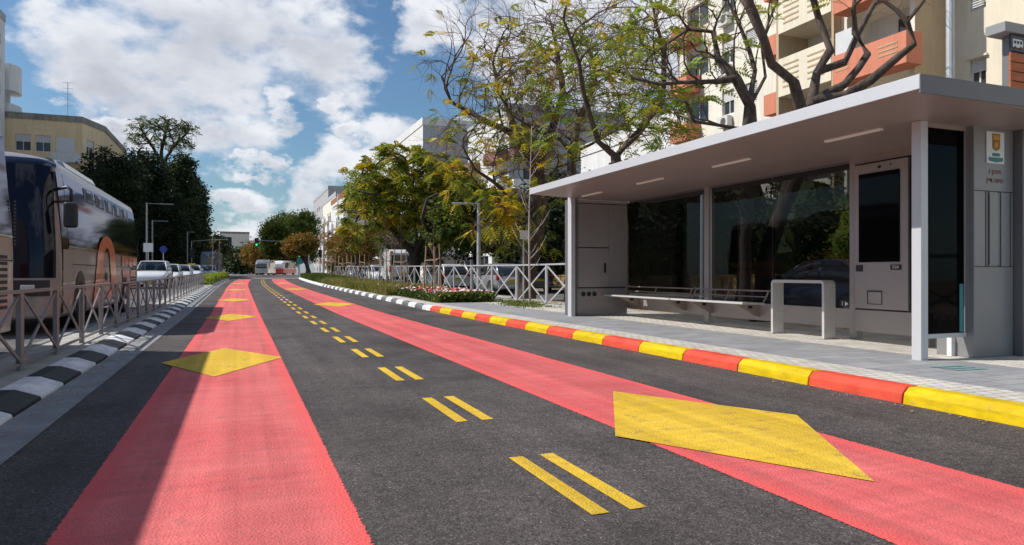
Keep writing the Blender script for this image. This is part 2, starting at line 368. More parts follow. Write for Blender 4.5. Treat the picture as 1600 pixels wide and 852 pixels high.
# ------------------------------------------------------------------ ground profile
GP = [(-60, 0), (20, 0), (46, .20), (75, .50), (120, .68), (200, .82), (3000, .9)]
def gz(y):
    if y <= GP[0][0]: return 0.
    for (a0, b0), (a1, b1) in zip(GP, GP[1:]):
        if y <= a1:
            return b0 + (b1 - b0) * (y - a0) / (a1 - a0)
    return .9
def cx(y):
    if y < 45: return 0.
    if y < 105: return .6 * ((y - 45) / 30) ** 2
    return 2.4 + (y - 105) * .08
def rows(y0, y1):
    r = []; y = y0
    while y < y1 - 1e-6: r.append(y); y += 1.5 if y < 120 else (20 if y < 300 else 300)
    r.append(y1); return r
def strip(name, xa, xb, y0, y1, dz, m, label, cat, curved=True, thick=0.):
    fa = xa if callable(xa) else (lambda y: xa); fb = xb if callable(xb) else (lambda y: xb)
    b = MB(); ys = rows(y0, y1); vs = []; fs = []
    for y in ys:
        c = cx(y) if curved else 0; z = gz(y) + dz
        vs += [(fa(y) + c, y, z), (fb(y) + c, y, z)]
        if thick: vs += [(fa(y) + c, y, z - thick), (fb(y) + c, y, z - thick)]
    k = 4 if thick else 2
    for i in range(len(ys) - 1):
        a, e = i * k, (i + 1) * k
        fs.append((a, a + 1, e + 1, e))
        if thick: fs += [(a + 2, a, e, e + 2), (a + 1, a + 3, e + 3, e + 1)]
    if thick: fs += [(0, 2, 3, 1)]
    b.add(vs, fs)
    return tag(b.build(name, m), label, cat, kind='structure')

# ------------------------------------------------------------------ setting
strip('ground', -700, 900, -60, 3000, -.035, 'ground', 'dusty open ground under the whole street', 'ground', curved=False)
strip('busway', -1.4, 5.22, -8, 150, 0, 'asphalt', 'dark asphalt busway running away down the middle', 'road')
strip('left_road', -9.5, -2.72, -8, 170, 0, 'asphalt_old', 'grey asphalt lane under the coaches and queueing cars', 'road')
strip('service_road', 10.2, 15.6, -8, 80, 0.0, 'asphalt_old', 'parking lane asphalt behind the shelter and fence', 'road')
strip('junction', -30, 40, 86, 112, .012, 'asphalt_old', 'grey asphalt of the far junction', 'road', curved=False)
strip('crosswalk', -1.2, 5.2, 80.5, 83.5, .008, 'concrete', 'pale band across the far end of the busway', 'road marking')
strip('red_lane_band', -.75, .52, -8, 77, .004, 'red_lane', 'red painted band of the left bus lane', 'road marking')
strip('red_lane_band', 2.455, 3.735, -8, 77, .004, 'red_lane2', 'red painted band of the right bus lane', 'road marking')
b = MB(); nd = 0
for i in range(-4, 34):
    y0 = 2.79 + i * 2.11
    for x0 in (1.49, 1.69):
        c = cx(y0)
        b.add([(x0 + c, y0, gz(y0) + .004), (x0 + .09 + c, y0, gz(y0) + .004), (x0 + .09 + c, y0 + 1.05, gz(y0 + 1.05) + .004), (x0 + c, y0 + 1.05, gz(y0 + 1.05) + .004)], [(0, 1, 2, 3)])
tag(b.build('centre_dashes', 'yellow_line'), 'paired short yellow dashes along the middle of the busway', 'road marking', kind='structure')
def diamond(x, y, w, l, label):
    b = MB(); z = .009; n = 6; c = cx(y)
    P = [(x + c - .02, y + l), (x + c + w, y + .02), (x + c - .06, y - l), (x + c - w, y - .03)]
    b.add([(p, q, gz(q) + z) for p, q in P], [(3, 2, 1), (3, 1, 0)])
    tag(b.build('lane_diamond', 'yellow_line', at=(x + c, y, gz(y))), label, 'road marking', kind='structure')
for i, y in enumerate((9.46, 18.7, 28.9, 42, 57)):
    diamond(-.19, y, .71 if i == 0 else .62, 1.5, ['nearest', 'second', 'third', 'fourth', 'farthest'][i] + ' yellow diamond on the left red lane')
b = MB(); b.add([(3.22, 5.62, .009), (2.35, 4.07, .009), (3.10, 2.68, .009), (4.0, 4.16, .009)], [(0, 1, 2, 3)])
tag(b.build('lane_diamond', 'yellow_line'), 'large yellow diamond on the right red lane nearest the camera', 'road marking', kind='structure')
for i, y in enumerate((24.4, 42.5, 58)):
    diamond(3.05, y, .72, 1.6, ['second', 'third', 'farthest'][i] + ' yellow diamond on the right red lane')
# kerbs: one stone run each, painted block by block
def kerb(name, prof, edges, mats, y_end, label):
    b = MB()
    for j, (y0, y1, mi) in enumerate(edges):
        g = .006
        ys = [y0 + g, y1 - g]
        rings = []
        for y in ys:
            c = cx(y); rings.append([(px + c, y, gz(y) + pz) for px, pz in prof])
        b.loft(rings, mi=mi)
    o = b.build(name, mats, bevel=.012)
    return tag(o, label, 'kerb', kind='structure')
E1 = []; y = 4.23; mi = 1
yy = y; seq = []
for i in range(-14, 15): seq.append((4.23 + i * 1.04, 4.23 + (i + 1) * 1.04, (i % 2)))
seq = [(a, b_, 1 if m_ == 0 else 0) for a, b_, m_ in seq]
E1 = [s_ for s_ in seq]
last = E1[-1][1]
k = 0; y = last
while y < 78:
    E1.append((y, y + (.95 if y < 60 else 2.), 2 if (k % 2 == 0 or y > 48) else 3)); y = E1[-1][1]; k += 1
kerb('right_kerb', [(5.20, -.05), (5.22, .085), (5.275, .14), (5.42, .14), (5.42, -.05)], E1, ['k_yellow', 'k_red', 'k_white', 'k_grey'], 78, 'raised right kerb painted yellow and red, then white and grey')
E2 = []; y = -6.; k = 0
bounds = [5.45, 6.35, 7.2, 7.95, 8.7, 9.5]
while y < 76:
    E2.append((y, y + .82, (0 if k % 2 == 0 else 1) if y < 44 else 2)); y += .82; k += 1
kerb('left_kerb', [(-1.60, -.05), (-1.61, .03), (-1.80, .10), (-1.93, .105), (-1.95, -.05)], E2, ['k_white', 'k_black', 'concrete'], 76, 'sloping left kerb painted black and white in turn')
strip('left_gutter', -1.60, -1.27, -8, 70, .006, 'gutter', 'flat concrete gutter beside the left kerb', 'gutter')
strip('median_pavement', -2.64, -1.94, -8, 80, .085, 'concrete', 'narrow paved median under the left railing', 'pavement', thick=.12)
strip('median_edge', -2.74, -2.63, -8, 80, .10, 'gutter', 'concrete edge stone between the median and the left lane', 'kerb', thick=.14)
strip('pavement_edge', 5.41, 5.90, -8, 80, .135, 'cobble', 'light cobble strip along the painted kerb', 'pavement', thick=.2)
strip('pavement', 5.90, 7.42, -8, 21.6, .135, 'paver_grey', 'grey paving slabs in front of the bus shelter', 'pavement', thick=.2)
strip('cobble_strip', 7.42, 8.75, -8, 21.6, .135, 'cobble', 'light cobble strip under the shelter benches', 'pavement', thick=.2)
strip('back_pavement', 8.76, 10.2, -8, 80, .13, 'concrete', 'pale strip of pavement behind the shelter', 'pavement', thick=.2)
strip('planting_bed_soil', 5.9, 8.75, 21.6, 80, .13, 'soil', 'soil of the planting bed along the right kerb', 'soil', thick=.2)
strip('far_pavement', 15.6, 19.5, -8, 80, .12, 'paver_warm', 'warm paved footway beyond the parking lane', 'pavement', thick=.2)
strip('left_far_pavement', -13, -9.5, -8, 120, .12, 'paver_warm', 'footway beyond the left traffic lanes', 'pavement', thick=.2)
b = MB(); 
for i in range(3): b.add([(6.62 + .0, 4.75 + i * .12, .140), (7.02, 4.72 + i * .12, .140), (7.02, 4.80 + i * .12, .140), (6.62, 4.83 + i * .12, .140)], [(0, 1, 2, 3)])
tag(b.build('pavement_stencil', 'teal_faint'), 'faded teal stencil on the pavement before the shelter', 'road marking', kind='structure')
# ------------------------------------------------------------------ text
def text_obj(name, txt, size, m, parent, O, U, V, depth=.003, align='CENTER'):
    cu = bpy.data.curves.new(name, 'FONT'); cu.body = txt; cu.size = size; cu.extrude = depth; cu.align_x = align; cu.align_y = 'CENTER'
    cu.resolution_u = 3
    t = bpy.data.objects.new(name, cu); COL.objects.link(t)
    bpy.context.view_layer.update()
    me = bpy.data.meshes.new_from_object(t.evaluated_get(bpy.context.evaluated_depsgraph_get()))
    bpy.data.objects.remove(t); bpy.data.curves.remove(cu)
    off = wl(parent) if parent else Vector((0, 0, 0)); U = Vector(U); V = Vector(V); W = U.cross(V); O = Vector(O)
    for v in me.vertices: v.co = O + U * v.co.x + V * v.co.y + W * v.co.z - off
    me.materials.clear(); me.materials.append(M[m]); me.name = name
    o = bpy.data.objects.new(name, me); COL.objects.link(o); o.parent = parent
    return o
def rtl(s): return s[::-1]

# ------------------------------------------------------------------ bus shelter
G0 = .135
sh = thing('bus_shelter', (7.6, 9.5, G0), 'long grey metal bus shelter with tinted glass back and flat white edged roof', 'bus shelter')
b = MB()   # roof: flat slab whose soffit falls slightly to the back
prof = [(5.96, 2.845), (5.96, 2.972), (9.15, 2.972), (9.15, 2.775), (7.4, 2.785)]
b.prism(prof, 'y', 4.65, 14.02)
roof = b.build('roof', 'shelter', sh, bevel=.006)
b = MB(); b.box(5.945, 5.962, 4.64, 14.03, 2.84, 2.978); b.build('fascia', 'shelter_lt', roof, bevel=.003)
b = MB(); b.box(5.95, 9.16, 4.632, 4.652, 2.80, 2.98); b.build('end_fascia', 'shelter_dk', roof, bevel=.003)  # near roof edge in dark metal: its shade is put into the colour
for y0, y1 in ((5.95, 6.78), (8.2, 9.05), (10.45, 11.3), (12.7, 13.55)):
    b = MB(); b.box(6.97, 7.03, y0, y1, 2.782, 2.81); b.build('light_strip', 'strip', sh, bevel=.004)
for y in (6.9, 9.2, 11.5):
    b = MB(); b.box(6.0, 9.1, y, y + .006, 2.772, 2.79); b.build('soffit_seam', 'seam', roof) if False else None
def post(x0, x1, y0, y1, z1=2.83, m='panel'):
    b = MB(); b.box(x0, x1, y0, y1, G0 - .02, z1); return b.build('post', m, sh, bevel=.006)
post(7.02, 7.13, 5.46, 5.58, 2.80, 'shelter_lt')
post(6.93, 7.03, 13.96, 14.14, 2.83, 'shelter_lt')
post(8.43, 8.55, 7.58, 7.72); post(8.42, 8.56, 11.02, 11.16); post(8.40, 8.52, 6.42, 6.60)
post(8.47, 8.60, 5.30, 5.42, 2.78, 'shelter_dk')
# far end wardrobe-like service cabinet
b = MB(); b.box(7.12, 8.46, 14.1, 14.55, G0, 2.80); cab = b.build('service_cabinet', 'panel', sh, bevel=.008)
b = MB(); b.box(7.035, 7.118, 14.02, 14.5, G0, 2.80); b.build('side_channel', 'shelter_dk', cab, bevel=.004)
b = MB(); b.box(7.17, 7.96, 14.085, 14.105, 1.705, 2.69); b.build('door', 'panel', cab, bevel=.004)
b = MB(); b.box(7.17, 7.96, 14.085, 14.105, .79, 1.68); b.build('door', 'panel', cab, bevel=.004)
b = MB(); b.box(7.97, 8.44, 14.087, 14.105, .79, 2.69); b.build('side_panel', 'panel', cab, bevel=.004)
for z0_, z1_ in ((1.683, 1.70), (.76, .785), (2.694, 2.71)):
    b = MB(); b.box(7.13, 8.45, 14.092, 14.101, z0_, z1_); b.build('seam', 'seam', cab)
b = MB(); b.box(7.83, 7.88, 14.06, 14.088, 1.12, 1.34); b.build('handle', 'black', cab, bevel=.006)
b = MB(); b.box(7.15, 7.75, 14.086, 14.102, .53, .74); pl = b.build('outlet_plate', 'panel', cab, bevel=.003)
for x in (7.30, 7.44, 7.58):
    b = MB(); b.disc((x, 14.08, .63), (0, -1, 0), .055, 16, thick=.02); b.build('outlet', 'black', pl)
# glazed back wall
for y0, y1 in ((11.18, 13.5), (7.74, 11.0)):
    ym = (y0 + y1) / 2
    for a, c in ((y0, ym - .004), (ym + .004, y1)):
        b = MB(); b.box(8.482, 8.486, a, c, .57, 2.79); b.build('glass_pane', 'shelter_glass', sh)
b = MB(); b.box(8.478, 8.49, 13.50, 14.08, .57, 2.79); b.build('glass_pane', 'shelter_glass', sh)
b = MB(); b.box(8.455, 8.515, 7.73, 14.08, .28, .575); b.build('lower_beam', 'panel', sh, bevel=.006)
b = MB(); b.box(8.46, 8.51, 7.73, 14.08, 2.745, 2.79); b.build('top_rail', 'shelter_dk', sh, bevel=.003)
b = MB(); b.box(8.464, 8.476, 7.745, 7.93, .60, .70); stk = b.build('direction_sticker', 'seam', sh)
text_obj('sticker_print', '1', .10, 'white', stk, (8.463, 7.88, .645), (0, -1, 0), (0, 0, 1), .001)
b = MB(); b.add([(8.462, 7.83, .61), (8.462, 7.765, .645), (8.462, 7.83, .68)], [(0, 1, 2)]); b.build('sticker_arrow', 'white', stk)
# machine panel between the two back posts
b = MB(); b.box(8.36, 8.50, 6.60, 7.58, .26, 2.79); kk = b.build('machine_panel', 'panel', sh, bevel=.008)
b = MB(); b.box(8.315, 8.362, 6.66, 7.52, .60, 2.66); dr = b.build('machine_door', 'panel', kk, bevel=.006)
b = MB(); b.box(8.352, 8.359, 6.635, 7.545, .575, 2.685); b.build('seam', 'seam', kk)
b = MB(); b.box(8.300, 8.317, 6.78, 7.44, 1.26, 2.52); b.build('screen', 'screen', kk, bevel=.004)
b = MB(); b.disc((8.31, 7.10, 2.59), (-1, 0, 0), .022, 14, thick=.02); b.build('camera_eye', 'black', kk)
b = MB(); b.disc((8.31, 6.92, 2.60), (-1, 0, 0), .010, 10, thick=.02); b.build('sensor', 'black', kk)
b = MB(); b.box(8.302, 8.317, 7.38, 7.49, 1.13, 1.22); b.build('card_reader', 'black', kk, bevel=.003)
b = MB(); b.box(8.302, 8.317, 6.76, 6.92, 1.15, 1.22); lbl = b.build('printed_label', 'black', kk)
text_obj('label_print', '7/24', .058, 'white', lbl, (8.300, 6.84, 1.185), (0, -1, 0), (0, 0, 1), .0008)
b = MB()
for a in ((8.306, 8.3165, 7.06, 7.30, .840, .850), (8.306, 8.3165, 7.06, 7.30, .665, .671), (8.306, 8.3165, 7.06, 7.064, .671, .84), (8.306, 8.3165, 7.296, 7.30, .671, .84)): b.box(*a)
b.build('ticket_flap', 'seam', kk)
b = MB(); b.box(8.302, 8.316, 7.06, 7.30, .842, .856); b.build('ticket_slot', 'black', kk)
# near end: glass fin and information pillar
b = MB(); b.box(7.14, 7.77, 5.505, 5.517, .42, 2.74); b.build('end_glass', 'end_glass', sh)
b = MB(); b.box(7.69, 7.75, 5.498, 5.504, .43, .98); b.build('glass_strip', 'teal', sh)
b = MB(); b.box(7.13, 7.79, 5.485, 5.535, .37, .42); b.build('end_rail', 'shelter_lt', sh, bevel=.004)
b = MB(); b.box(7.13, 7.79, 5.485, 5.535, 2.74, 2.80); b.build('end_rail', 'shelter', sh, bevel=.004)
b = MB(); b.box(7.70, 7.71, 5.50, 5.503, .44, 1.10); b.box(7.66, 7.75, 5.498, 5.5035, .43, 1.12); b.build('glass_tag', 'teal', sh) if False else None
b = MB(); b.box(7.79, 8.46, 5.40, 5.86, G0, 2.79); pil = b.build('information_pillar', 'pillar', sh, bevel=.008)
b = MB(); b.box(7.72, 7.788, 5.62, 5.68, G0, .36); b.build('pillar_foot', 'white', pil, bevel=.005)
b = MB(); b.box(7.795, 8.455, 5.395, 5.399, 2.045, 2.053); b.box(7.795, 8.455, 5.395, 5.399, 1.174, 1.182)
for x in (7.98, 8.02, 8.20, 8.235, 8.40): b.box(x, x + .007, 5.394, 5.399, 1.18, 2.05)
for x in (8.055, 8.235): pass
b.build('panel_seam', 'seam', pil)
b = MB(); b.box(8.04, 8.19, 5.388, 5.399, 1.20, 2.03); b.build('timetable_slot', 'pillar', pil, bevel=.002)
b = MB(); b.box(7.985, 8.285, 5.386, 5.399, 2.37, 2.74); sg = b.build('emblem_plate', 'white', pil, bevel=.004)
b = MB()
pts = [(8.075, 2.715), (8.205, 2.715), (8.205, 2.56), (8.19, 2.535), (8.14, 2.515), (8.09, 2.535), (8.075, 2.56)]
b.prism(pts, 'y', 5.382, 5.387); b.build('emblem_shield', 'shield', sg)
b = MB(); b.box(8.09, 8.19, 5.379, 5.3835, 2.645, 2.70); b.prism([(8.11, 2.56), (8.17, 2.56), (8.17, 2.60), (8.14, 2.625), (8.11, 2.60)], 'y', 5.379, 5.3835); b.build('emblem_figure', 'gold', sg)
b = MB(); b.prism([(8.01, 2.44), (8.26, 2.44), (8.25, 2.40), (8.135, 2.385), (8.02, 2.40)], 'y', 5.382, 5.387); b.box(8.075, 8.20, 5.382, 5.387, 2.455, 2.49); b.build('emblem_ribbon', 'teal', sg)
text_obj('station_name', '/ ' + rtl('ויצמן'), .080, 'bronze', pil, (8.14, 5.397, 2.275), (1, 0, 0), (0, 0, 1), .002)
text_obj('station_name', rtl('משה דיין'), .080, 'bronze', pil, (8.135, 5.397, 2.175), (1, 0, 0), (0, 0, 1), .002)
# bench seats hang from the lower beam
for (ya, yb) in ((11.42, 14.0), (9.30, 11.38)):
    b = MB()
    b.prism([(7.78, .585), (7.78, .612), (7.80, .620), (8.25, .605), (8.27, .575), (8.24, .570)], 'y', ya, yb)
    st = b.build('bench_seat', 'bench', sh, bevel=.004)
    b = MB()
    for yy in (ya + .03, yb - .05):
        b.tube([(8.24, yy, .60), (8.30, yy, .68), (8.36, yy, .80), (8.44, yy, .82)], .016, 6)
    b.tube([(8.36, ya + .03, .80), (8.36, yb - .05, .80)], .014, 6); b.tube([(8.30, ya + .03, .70), (8.30, yb - .05, .70)], .010, 6)
    ym = (ya + yb) / 2; b.tube([(8.26, ym, .60), (8.36, ym, .80)], .012, 6)
    b.build('bench_back', 'shelter', st)
    for yy in (ya + .35, yb - .45):
        b = MB(); b.prism([(7.92, .568), (8.46, .568), (8.46, .34), (8.36, .36)], 'y', yy, yy + .02)
        br = b.build('bracket', 'shelter', st, bevel=.002)
        b = MB(); b.box(8.20, 8.29, yy - .006, yy + .026, .49, .54); b.build('bracket_bolt', 'black', br)
# lean rail (free standing inverted U of broad flat bar)
lr = thing('leaning_rail', (8.0, 8.25, G0), 'grey inverted U leaning rail standing between the benches and the ticket machine', 'leaning rail')
def ubar(y0, y1, zt, x0, x1, th, r):
    b = MB(); out = []; inn = []
    for t in range(7):
        a = math.pi / 2 * t / 6; out.append((y0 + r - r * math.cos(a), zt - r + r * math.sin(a))); inn.append((y0 + r - (r - th) * math.cos(a), zt - r + (r - th) * math.sin(a)))
    for t in range(7):
        a = math.pi / 2 * (6 - t) / 6; out.append((y1 - r + r * math.cos(a), zt - r + r * math.sin(a))); inn.append((y1 - r + (r - th) * math.cos(a), zt - r + (r - th) * math.sin(a)))
    out = [(y0, G0)] + out + [(y1, G0)]; inn = [(y0 + th, G0)] + inn + [(y1 - th, G0)]
    vs = []; n = len(out)
    for x in (x0, x1):
        vs += [(x, p, q) for p, q in out] + [(x, p, q) for p, q in inn]
    fs = []
    for i in range(n - 1):
        fs += [(i, i + 1, n + i + 1, n + i), (2 * n + i, 3 * n + i, 3 * n + i + 1, 2 * n + i + 1), (i, 2 * n + i, 2 * n + i + 1, i + 1), (n + i, n + i + 1, 3 * n + i + 1, 3 * n + i)]
    fs += [(0, n, 3 * n, 2 * n), (n - 1, 3 * n - 1, 4 * n - 1, 2 * n - 1)]
    b.add(vs, fs); return b
ubar(7.73, 8.82, 1.0, 7.95, 8.17, .045, .07).build('rail_frame', 'bench', lr, bevel=.003)
b = MB(); b.box(7.90, 8.22, 7.70, 7.80, G0, G0 + .008); b.build('foot_plate', 'shelter', lr); b = MB(); b.box(7.90, 8.22, 8.75, 8.85, G0, G0 + .008); b.build('foot_plate', 'shelter', lr)

# wood slat totem behind the shelter
tt = thing('stop_totem', (8.95, 5.6, .13), 'bus stop totem with orange wooden slats and dark blue bus sign, above the roof end', 'totem')
TY = 5.6
b = MB(); b.box(8.45, 9.4, TY - .12, TY + .12, 3.98, 4.10); b.build('cap', 'pillar', tt, bevel=.006)
b = MB(); b.box(8.66, 9.3, TY - .06, TY + .06, .13, 3.98); b.build('column', 'shelter_dk', tt, bevel=.006)
for i in range(7):
    b = MB(); b.box(8.60, 9.3, TY - .085, TY - .062, 2.96 + i * .115, 3.065 + i * .115); b.build('wood_slat', 'orange_wood', tt, bevel=.004)
b = MB(); b.box(8.60, 9.3, TY - .085, TY - .062, 3.775, 3.975); sb = b.build('sign_panel', 'sign_dark', tt, bevel=.003)
b = MB(); y_ = TY - .0885; x_ = 8.63
b.add([(x_, y_, 3.82), (x_ + .17, y_, 3.82), (x_ + .19, y_, 3.84), (x_ + .19, y_, 3.90), (x_ + .17, y_, 3.92), (x_, y_, 3.92)], [(0, 1, 2, 3, 4, 5)])
b.build('bus_symbol', 'white', sb)
b = MB(); y_ -= .002
for q in (.02, .075, .13): b.add([(x_ + q, y_, 3.865), (x_ + q + .04, y_, 3.865), (x_ + q + .04, y_, 3.90), (x_ + q, y_, 3.90)], [(0, 1, 2, 3)])
for q in (.045, .145): b.disc((x_ + q, y_, 3.82), (0, -1, 0), .018, 12, thick=.002)
b.build('bus_symbol_window', 'sign_dark', sb)

# ------------------------------------------------------------------ railings (post, rail, X braces)
def fence(name, label, xs, ys, h, zb, m, wpost, wrail, loc, low=True):
    root = thing(name, loc, label, 'railing')
    Z = lambda y: gz(y) + zb
    first = None
    for i, (x, y) in enumerate(zip(xs, ys)):
        b = MB(); b.box(x - wpost[0] / 2, x + wpost[0] / 2, y - wpost[1] / 2, y + wpost[1] / 2, Z(y) - .02, Z(y) + h - .02); b.build('post', m, root, bevel=.004 if y < 30 else 0, seg=1)
    for i in range(len(xs) - 1):
        p = Vector((xs[i], ys[i], 0)); q = Vector((xs[i + 1], ys[i + 1], 0)); d = (q - p).normalized() * wpost[1] * .55
        za, zc = Z(ys[i]), Z(ys[i + 1]); A = p + d; B = q - d
        b = MB()
        b.bar(A + Vector((0, 0, za + .10)), B + Vector((0, 0, zc + h - .05)), wrail * .45, wrail * .8)
        b.bar(A + Vector((.02, 0, za + h - .05)), B + Vector((.02, 0, zc + .10)), wrail * .45, wrail * .8)
        b.build('cross_brace', m, root)
        if low:
            b = MB(); b.bar(A + Vector((0, 0, za + .075)), B + Vector((0, 0, zc + .075)), wrail * .7, wrail * .7); b.build('bottom_rail', m, root)
    pts = [(x, y, Z(y) + h) for x, y in zip(xs, ys)]
    for k in range(0, len(pts) - 1, 4):
        b = MB()
        for i in range(k, min(k + 4, len(pts) - 1)):
            b.bar(pts[i], pts[i + 1], wrail * 1.15, wrail * .9)
        b.build('top_rail', m, root)
    return root
ys = [8.62 + 1.55 * i for i in range(-9, 27)]
fence('railing', 'taupe metal railing with X braces along the median beside the coaches', [-2.14 + cx(y) - .03 * max(0, min(1, (y - 9) / 8)) for y in ys], ys, .83, .08, 'rail_l', (.05, .11), .04, (-2.14, 8.6, .08))
ys = [18.15 + 2.31 * i for i in range(0, 23)]
ys = [15.85] + ys
fence('railing', 'light galvanised railing with X braces behind the flower bed', [8.22 + cx(y) for y in ys], ys, 1.22, .14, 'rail_r', (.055, .09), .05, (8.22, 18.15, .14))
# railing piece right of the shelter
ys = [5.5, 3.2, .9]
fence('railing', 'short galvanised railing continuing right of the shelter pillar', [9.0, 9.0, 9.0], ys, 1.2, .14, 'rail_r', (.07, .10), .06, (9, 5.5, .14))
# ------------------------------------------------------------------ vehicles
def lerp(a, b_, t): return a + (b_ - a) * t
def interp(P, t):
    if t <= P[0][0]: return P[0][1:]
    for a, c in zip(P, P[1:]):
        if t <= c[0]:
            k = (t - a[0]) / (c[0] - a[0]); k = k * k * (3 - 2 * k) * .5 + k * .5
            return tuple(lerp(u, v, k) for u, v in zip(a[1:], c[1:]))
    return P[-1][1:]
def make_car(label, paint, kind='hatch', loc=(0, 0, 0), rz=0, group=None, glass='glass', plate=True):
    """front looks towards -Y of the car's own frame"""
    W = .88
    if kind == 'sedan': L = 4.45; HT = 1.45; B_ = [(0, .62, .50, .25), (.12, .80, .66, .2), (.9, .88, .84, .18), (1.3, .88, .92, .18), (2.9, .88, .95, .18), (3.9, .87, .95, .2), (4.33, .78, .88, .28), (4.45, .62, .70, .35)]; gh = (1.18, 2.0, 3.15, 3.95)
    elif kind == 'suv': L = 4.5; HT = 1.68; W = .92; B_ = [(0, .66, .62, .3), (.12, .84, .82, .25), (.9, .92, 1.00, .22), (1.25, .92, 1.06, .22), (3.6, .92, 1.08, .22), (4.38, .86, 1.06, .28), (4.5, .74, .80, .38)]; gh = (1.10, 1.85, 3.95, 4.42)
    else: L = 4.0; HT = 1.5; B_ = [(0, .62, .52, .25), (.12, .80, .68, .2), (.8, .86, .86, .18), (1.1, .87, .93, .18), (3.2, .87, .97, .18), (3.9, .80, .95, .28), (4.0, .66, .72, .35)]; gh = (.98, 1.75, 3.35, 3.92)
    root = thing('parked_car' if kind != 'suv' else 'car', (0, 0, 0), label, 'car', group)
    rings = []
    T = [i / 22 * L for i in range(23)]; T = sorted(set([0, .05, .12, .3] + T + [L - .12, L - .04]))
    for t in T:
        w, zt, zb = interp(B_, t); zm = lerp(zb, zt, .5)
        half = [(0, zb), (w * .80, zb), (w * .93, zb + .05), (w * .985, zm - .08), (w, zm + .02), (w * .985, zm + .12 if zt > zm + .2 else zm + .04), (w * .94, zt - .035), (w * .80, zt), (w * .4, zt + .012), (0, zt + .016)]
        rings.append([(x, t - L / 2, z) for x, z in half] + [(-x, t - L / 2, z) for x, z in half[1:-1][::-1]])
    b = MB(); b.loft(rings); body = b.build('body', paint, root, smooth=True)
    a0, a1, a2, a3 = gh
    def hw(t, z):
        zb = interp(B_, t)[1]; k = max(0, min(1, (z - zb) / (HT - zb))); return lerp(interp(B_, t)[0] * .95, W * .70, k)
    st = [(a0, .0), (lerp(a0, a1, .5), .52), (a1, .90), (lerp(a1, a2, .35), 1.), (lerp(a1, a2, .7), .985), (a2, .91), (lerp(a2, a3, .55), .50), (a3, .0)]
    rings = []
    for t, k in st:
        zb = interp(B_, t)[1] - .03; z = lerp(zb + .02, HT - .03, k); w1 = interp(B_, t)[0] * .93; w2 = lerp(w1, W * .70, max(k, .02))
        h = [(0, zb), (w1, zb), (lerp(w1, w2, .5) + .012, lerp(zb, z, .55)), (w2, z), (w2 * .6, z + .012), (0, z + .016)]
        rings.append([(x, t - L / 2, q) for x, q in h] + [(-x, t - L / 2, q) for x, q in h[1:-1][::-1]])
    b = MB(); b.loft(rings); b.build('windows', glass, root, smooth=True)
    # roof skin and pillars
    rr = []
    for t, k in ((a1 - .03, .90), (a1 + .15, .96), (lerp(a1, a2, .35), 1.), (lerp(a1, a2, .7), .985), (a2, .92), (a2 + .06, .87)):
        zb = interp(B_, t)[1] - .03; z = lerp(zb + .02, HT - .03, k) + .012; w = lerp(interp(B_, t)[0] * .93, W * .70, k) + .012
        rr.append([(-w - .006, t - L / 2, z - .045), (-w, t - L / 2, z), (-w * .6, t - L / 2, z + .014), (0, t - L / 2, z + .02), (w * .6, t - L / 2, z + .014), (w, t - L / 2, z), (w + .006, t - L / 2, z - .045)])
    b = MB(); b.loft(rr, closed=False, caps=False); r_ = b.build('roof', paint, root, smooth=True)
    for s_ in (-1, 1):
        b = MB()
        z0 = interp(B_, a0)[1] - .02
        b.tube([(s_ * interp(B_, a0)[0] * .92, a0 - L / 2, z0), (s_ * lerp(interp(B_, a0)[0] * .93, W * .7, .55), lerp(a0, a1, .52) - L / 2, lerp(z0, HT - .03, .52)), (s_ * W * .715, a1 - L / 2, lerp(z0, HT, .90) - .01)], .03, 6); b.build('pillar', paint, root, smooth=True); b = MB()
        m1 = lerp(a1, a2, .5); b.tube([(s_ * interp(B_, m1)[0] * .93, m1 - L / 2, interp(B_, m1)[1] - .03), (s_ * W * .72, m1 - L / 2, HT - .05)], .032, 6); b.build('pillar', paint, root, smooth=True); b = MB()
        zr = interp(B_, a3)[1] - .02
        b.tube([(s_ * interp(B_, a3)[0] * .92, a3 - L / 2 - .03, zr), (s_ * lerp(interp(B_, a3)[0] * .93, W * .7, .5), lerp(a3, a2, .45) - L / 2, lerp(zr, HT - .03, .52)), (s_ * W * .715, a2 - L / 2, lerp(zr, HT, .90) - .01)], .05, 6); b.build('pillar', paint, root, smooth=True)
        b = MB(); t = a0 + .22; b.loft([[(s_ * (interp(B_, t)[0] * .93 + e), t - L / 2 + q, interp(B_, t)[1] + .10 + zz) for q, zz in ((-.06, -.06), (.05, -.07), (.06, .05), (-.04, .06))] for e in (.02, .20)]); b.build('mirror', paint if kind != 'hatch' else 'black', root, bevel=.02)
        for t in (.78, L - .82):
            r = .33 if kind == 'suv' else .30; x = W - .10
            b = MB(); b.disc((s_ * (W - .03), t - L / 2, r + .03), (1, 0, 0), r + .055, 22, thick=.08); b.build('wheel_arch', 'black', root)
            b = MB(); b.tube([(s_ * (x - .08), t - L / 2, r), (s_ * (x - .06), t - L / 2, r), (s_ * (x + .10), t - L / 2, r), (s_ * (x + .125), t - L / 2, r)], [r - .03, r, r, r - .035], 22)
            wh = b.build('wheel', 'rubber', root, smooth=False)
            b = MB(); b.disc((s_ * (x + .125), t - L / 2, r), (1, 0, 0), r * .62, 18, thick=.012)
            b.build('rim', 'chrome', wh)
        w, zt, zb = interp(B_, .14)
        b = MB(); b.loft([[(s_ * w * .55, .06 - L / 2, zt - .17), (s_ * w * .97, .20 - L / 2, zt - .14), (s_ * w * .99, .28 - L / 2, zt - .03), (s_ * w * .6, .10 - L / 2, zt - .06)], [(s_ * w * .55, .16 - L / 2, zt - .17), (s_ * w * .97, .36 - L / 2, zt - .14), (s_ * w * .99, .44 - L / 2, zt - .02), (s_ * w * .6, .25 - L / 2, zt - .04)]])
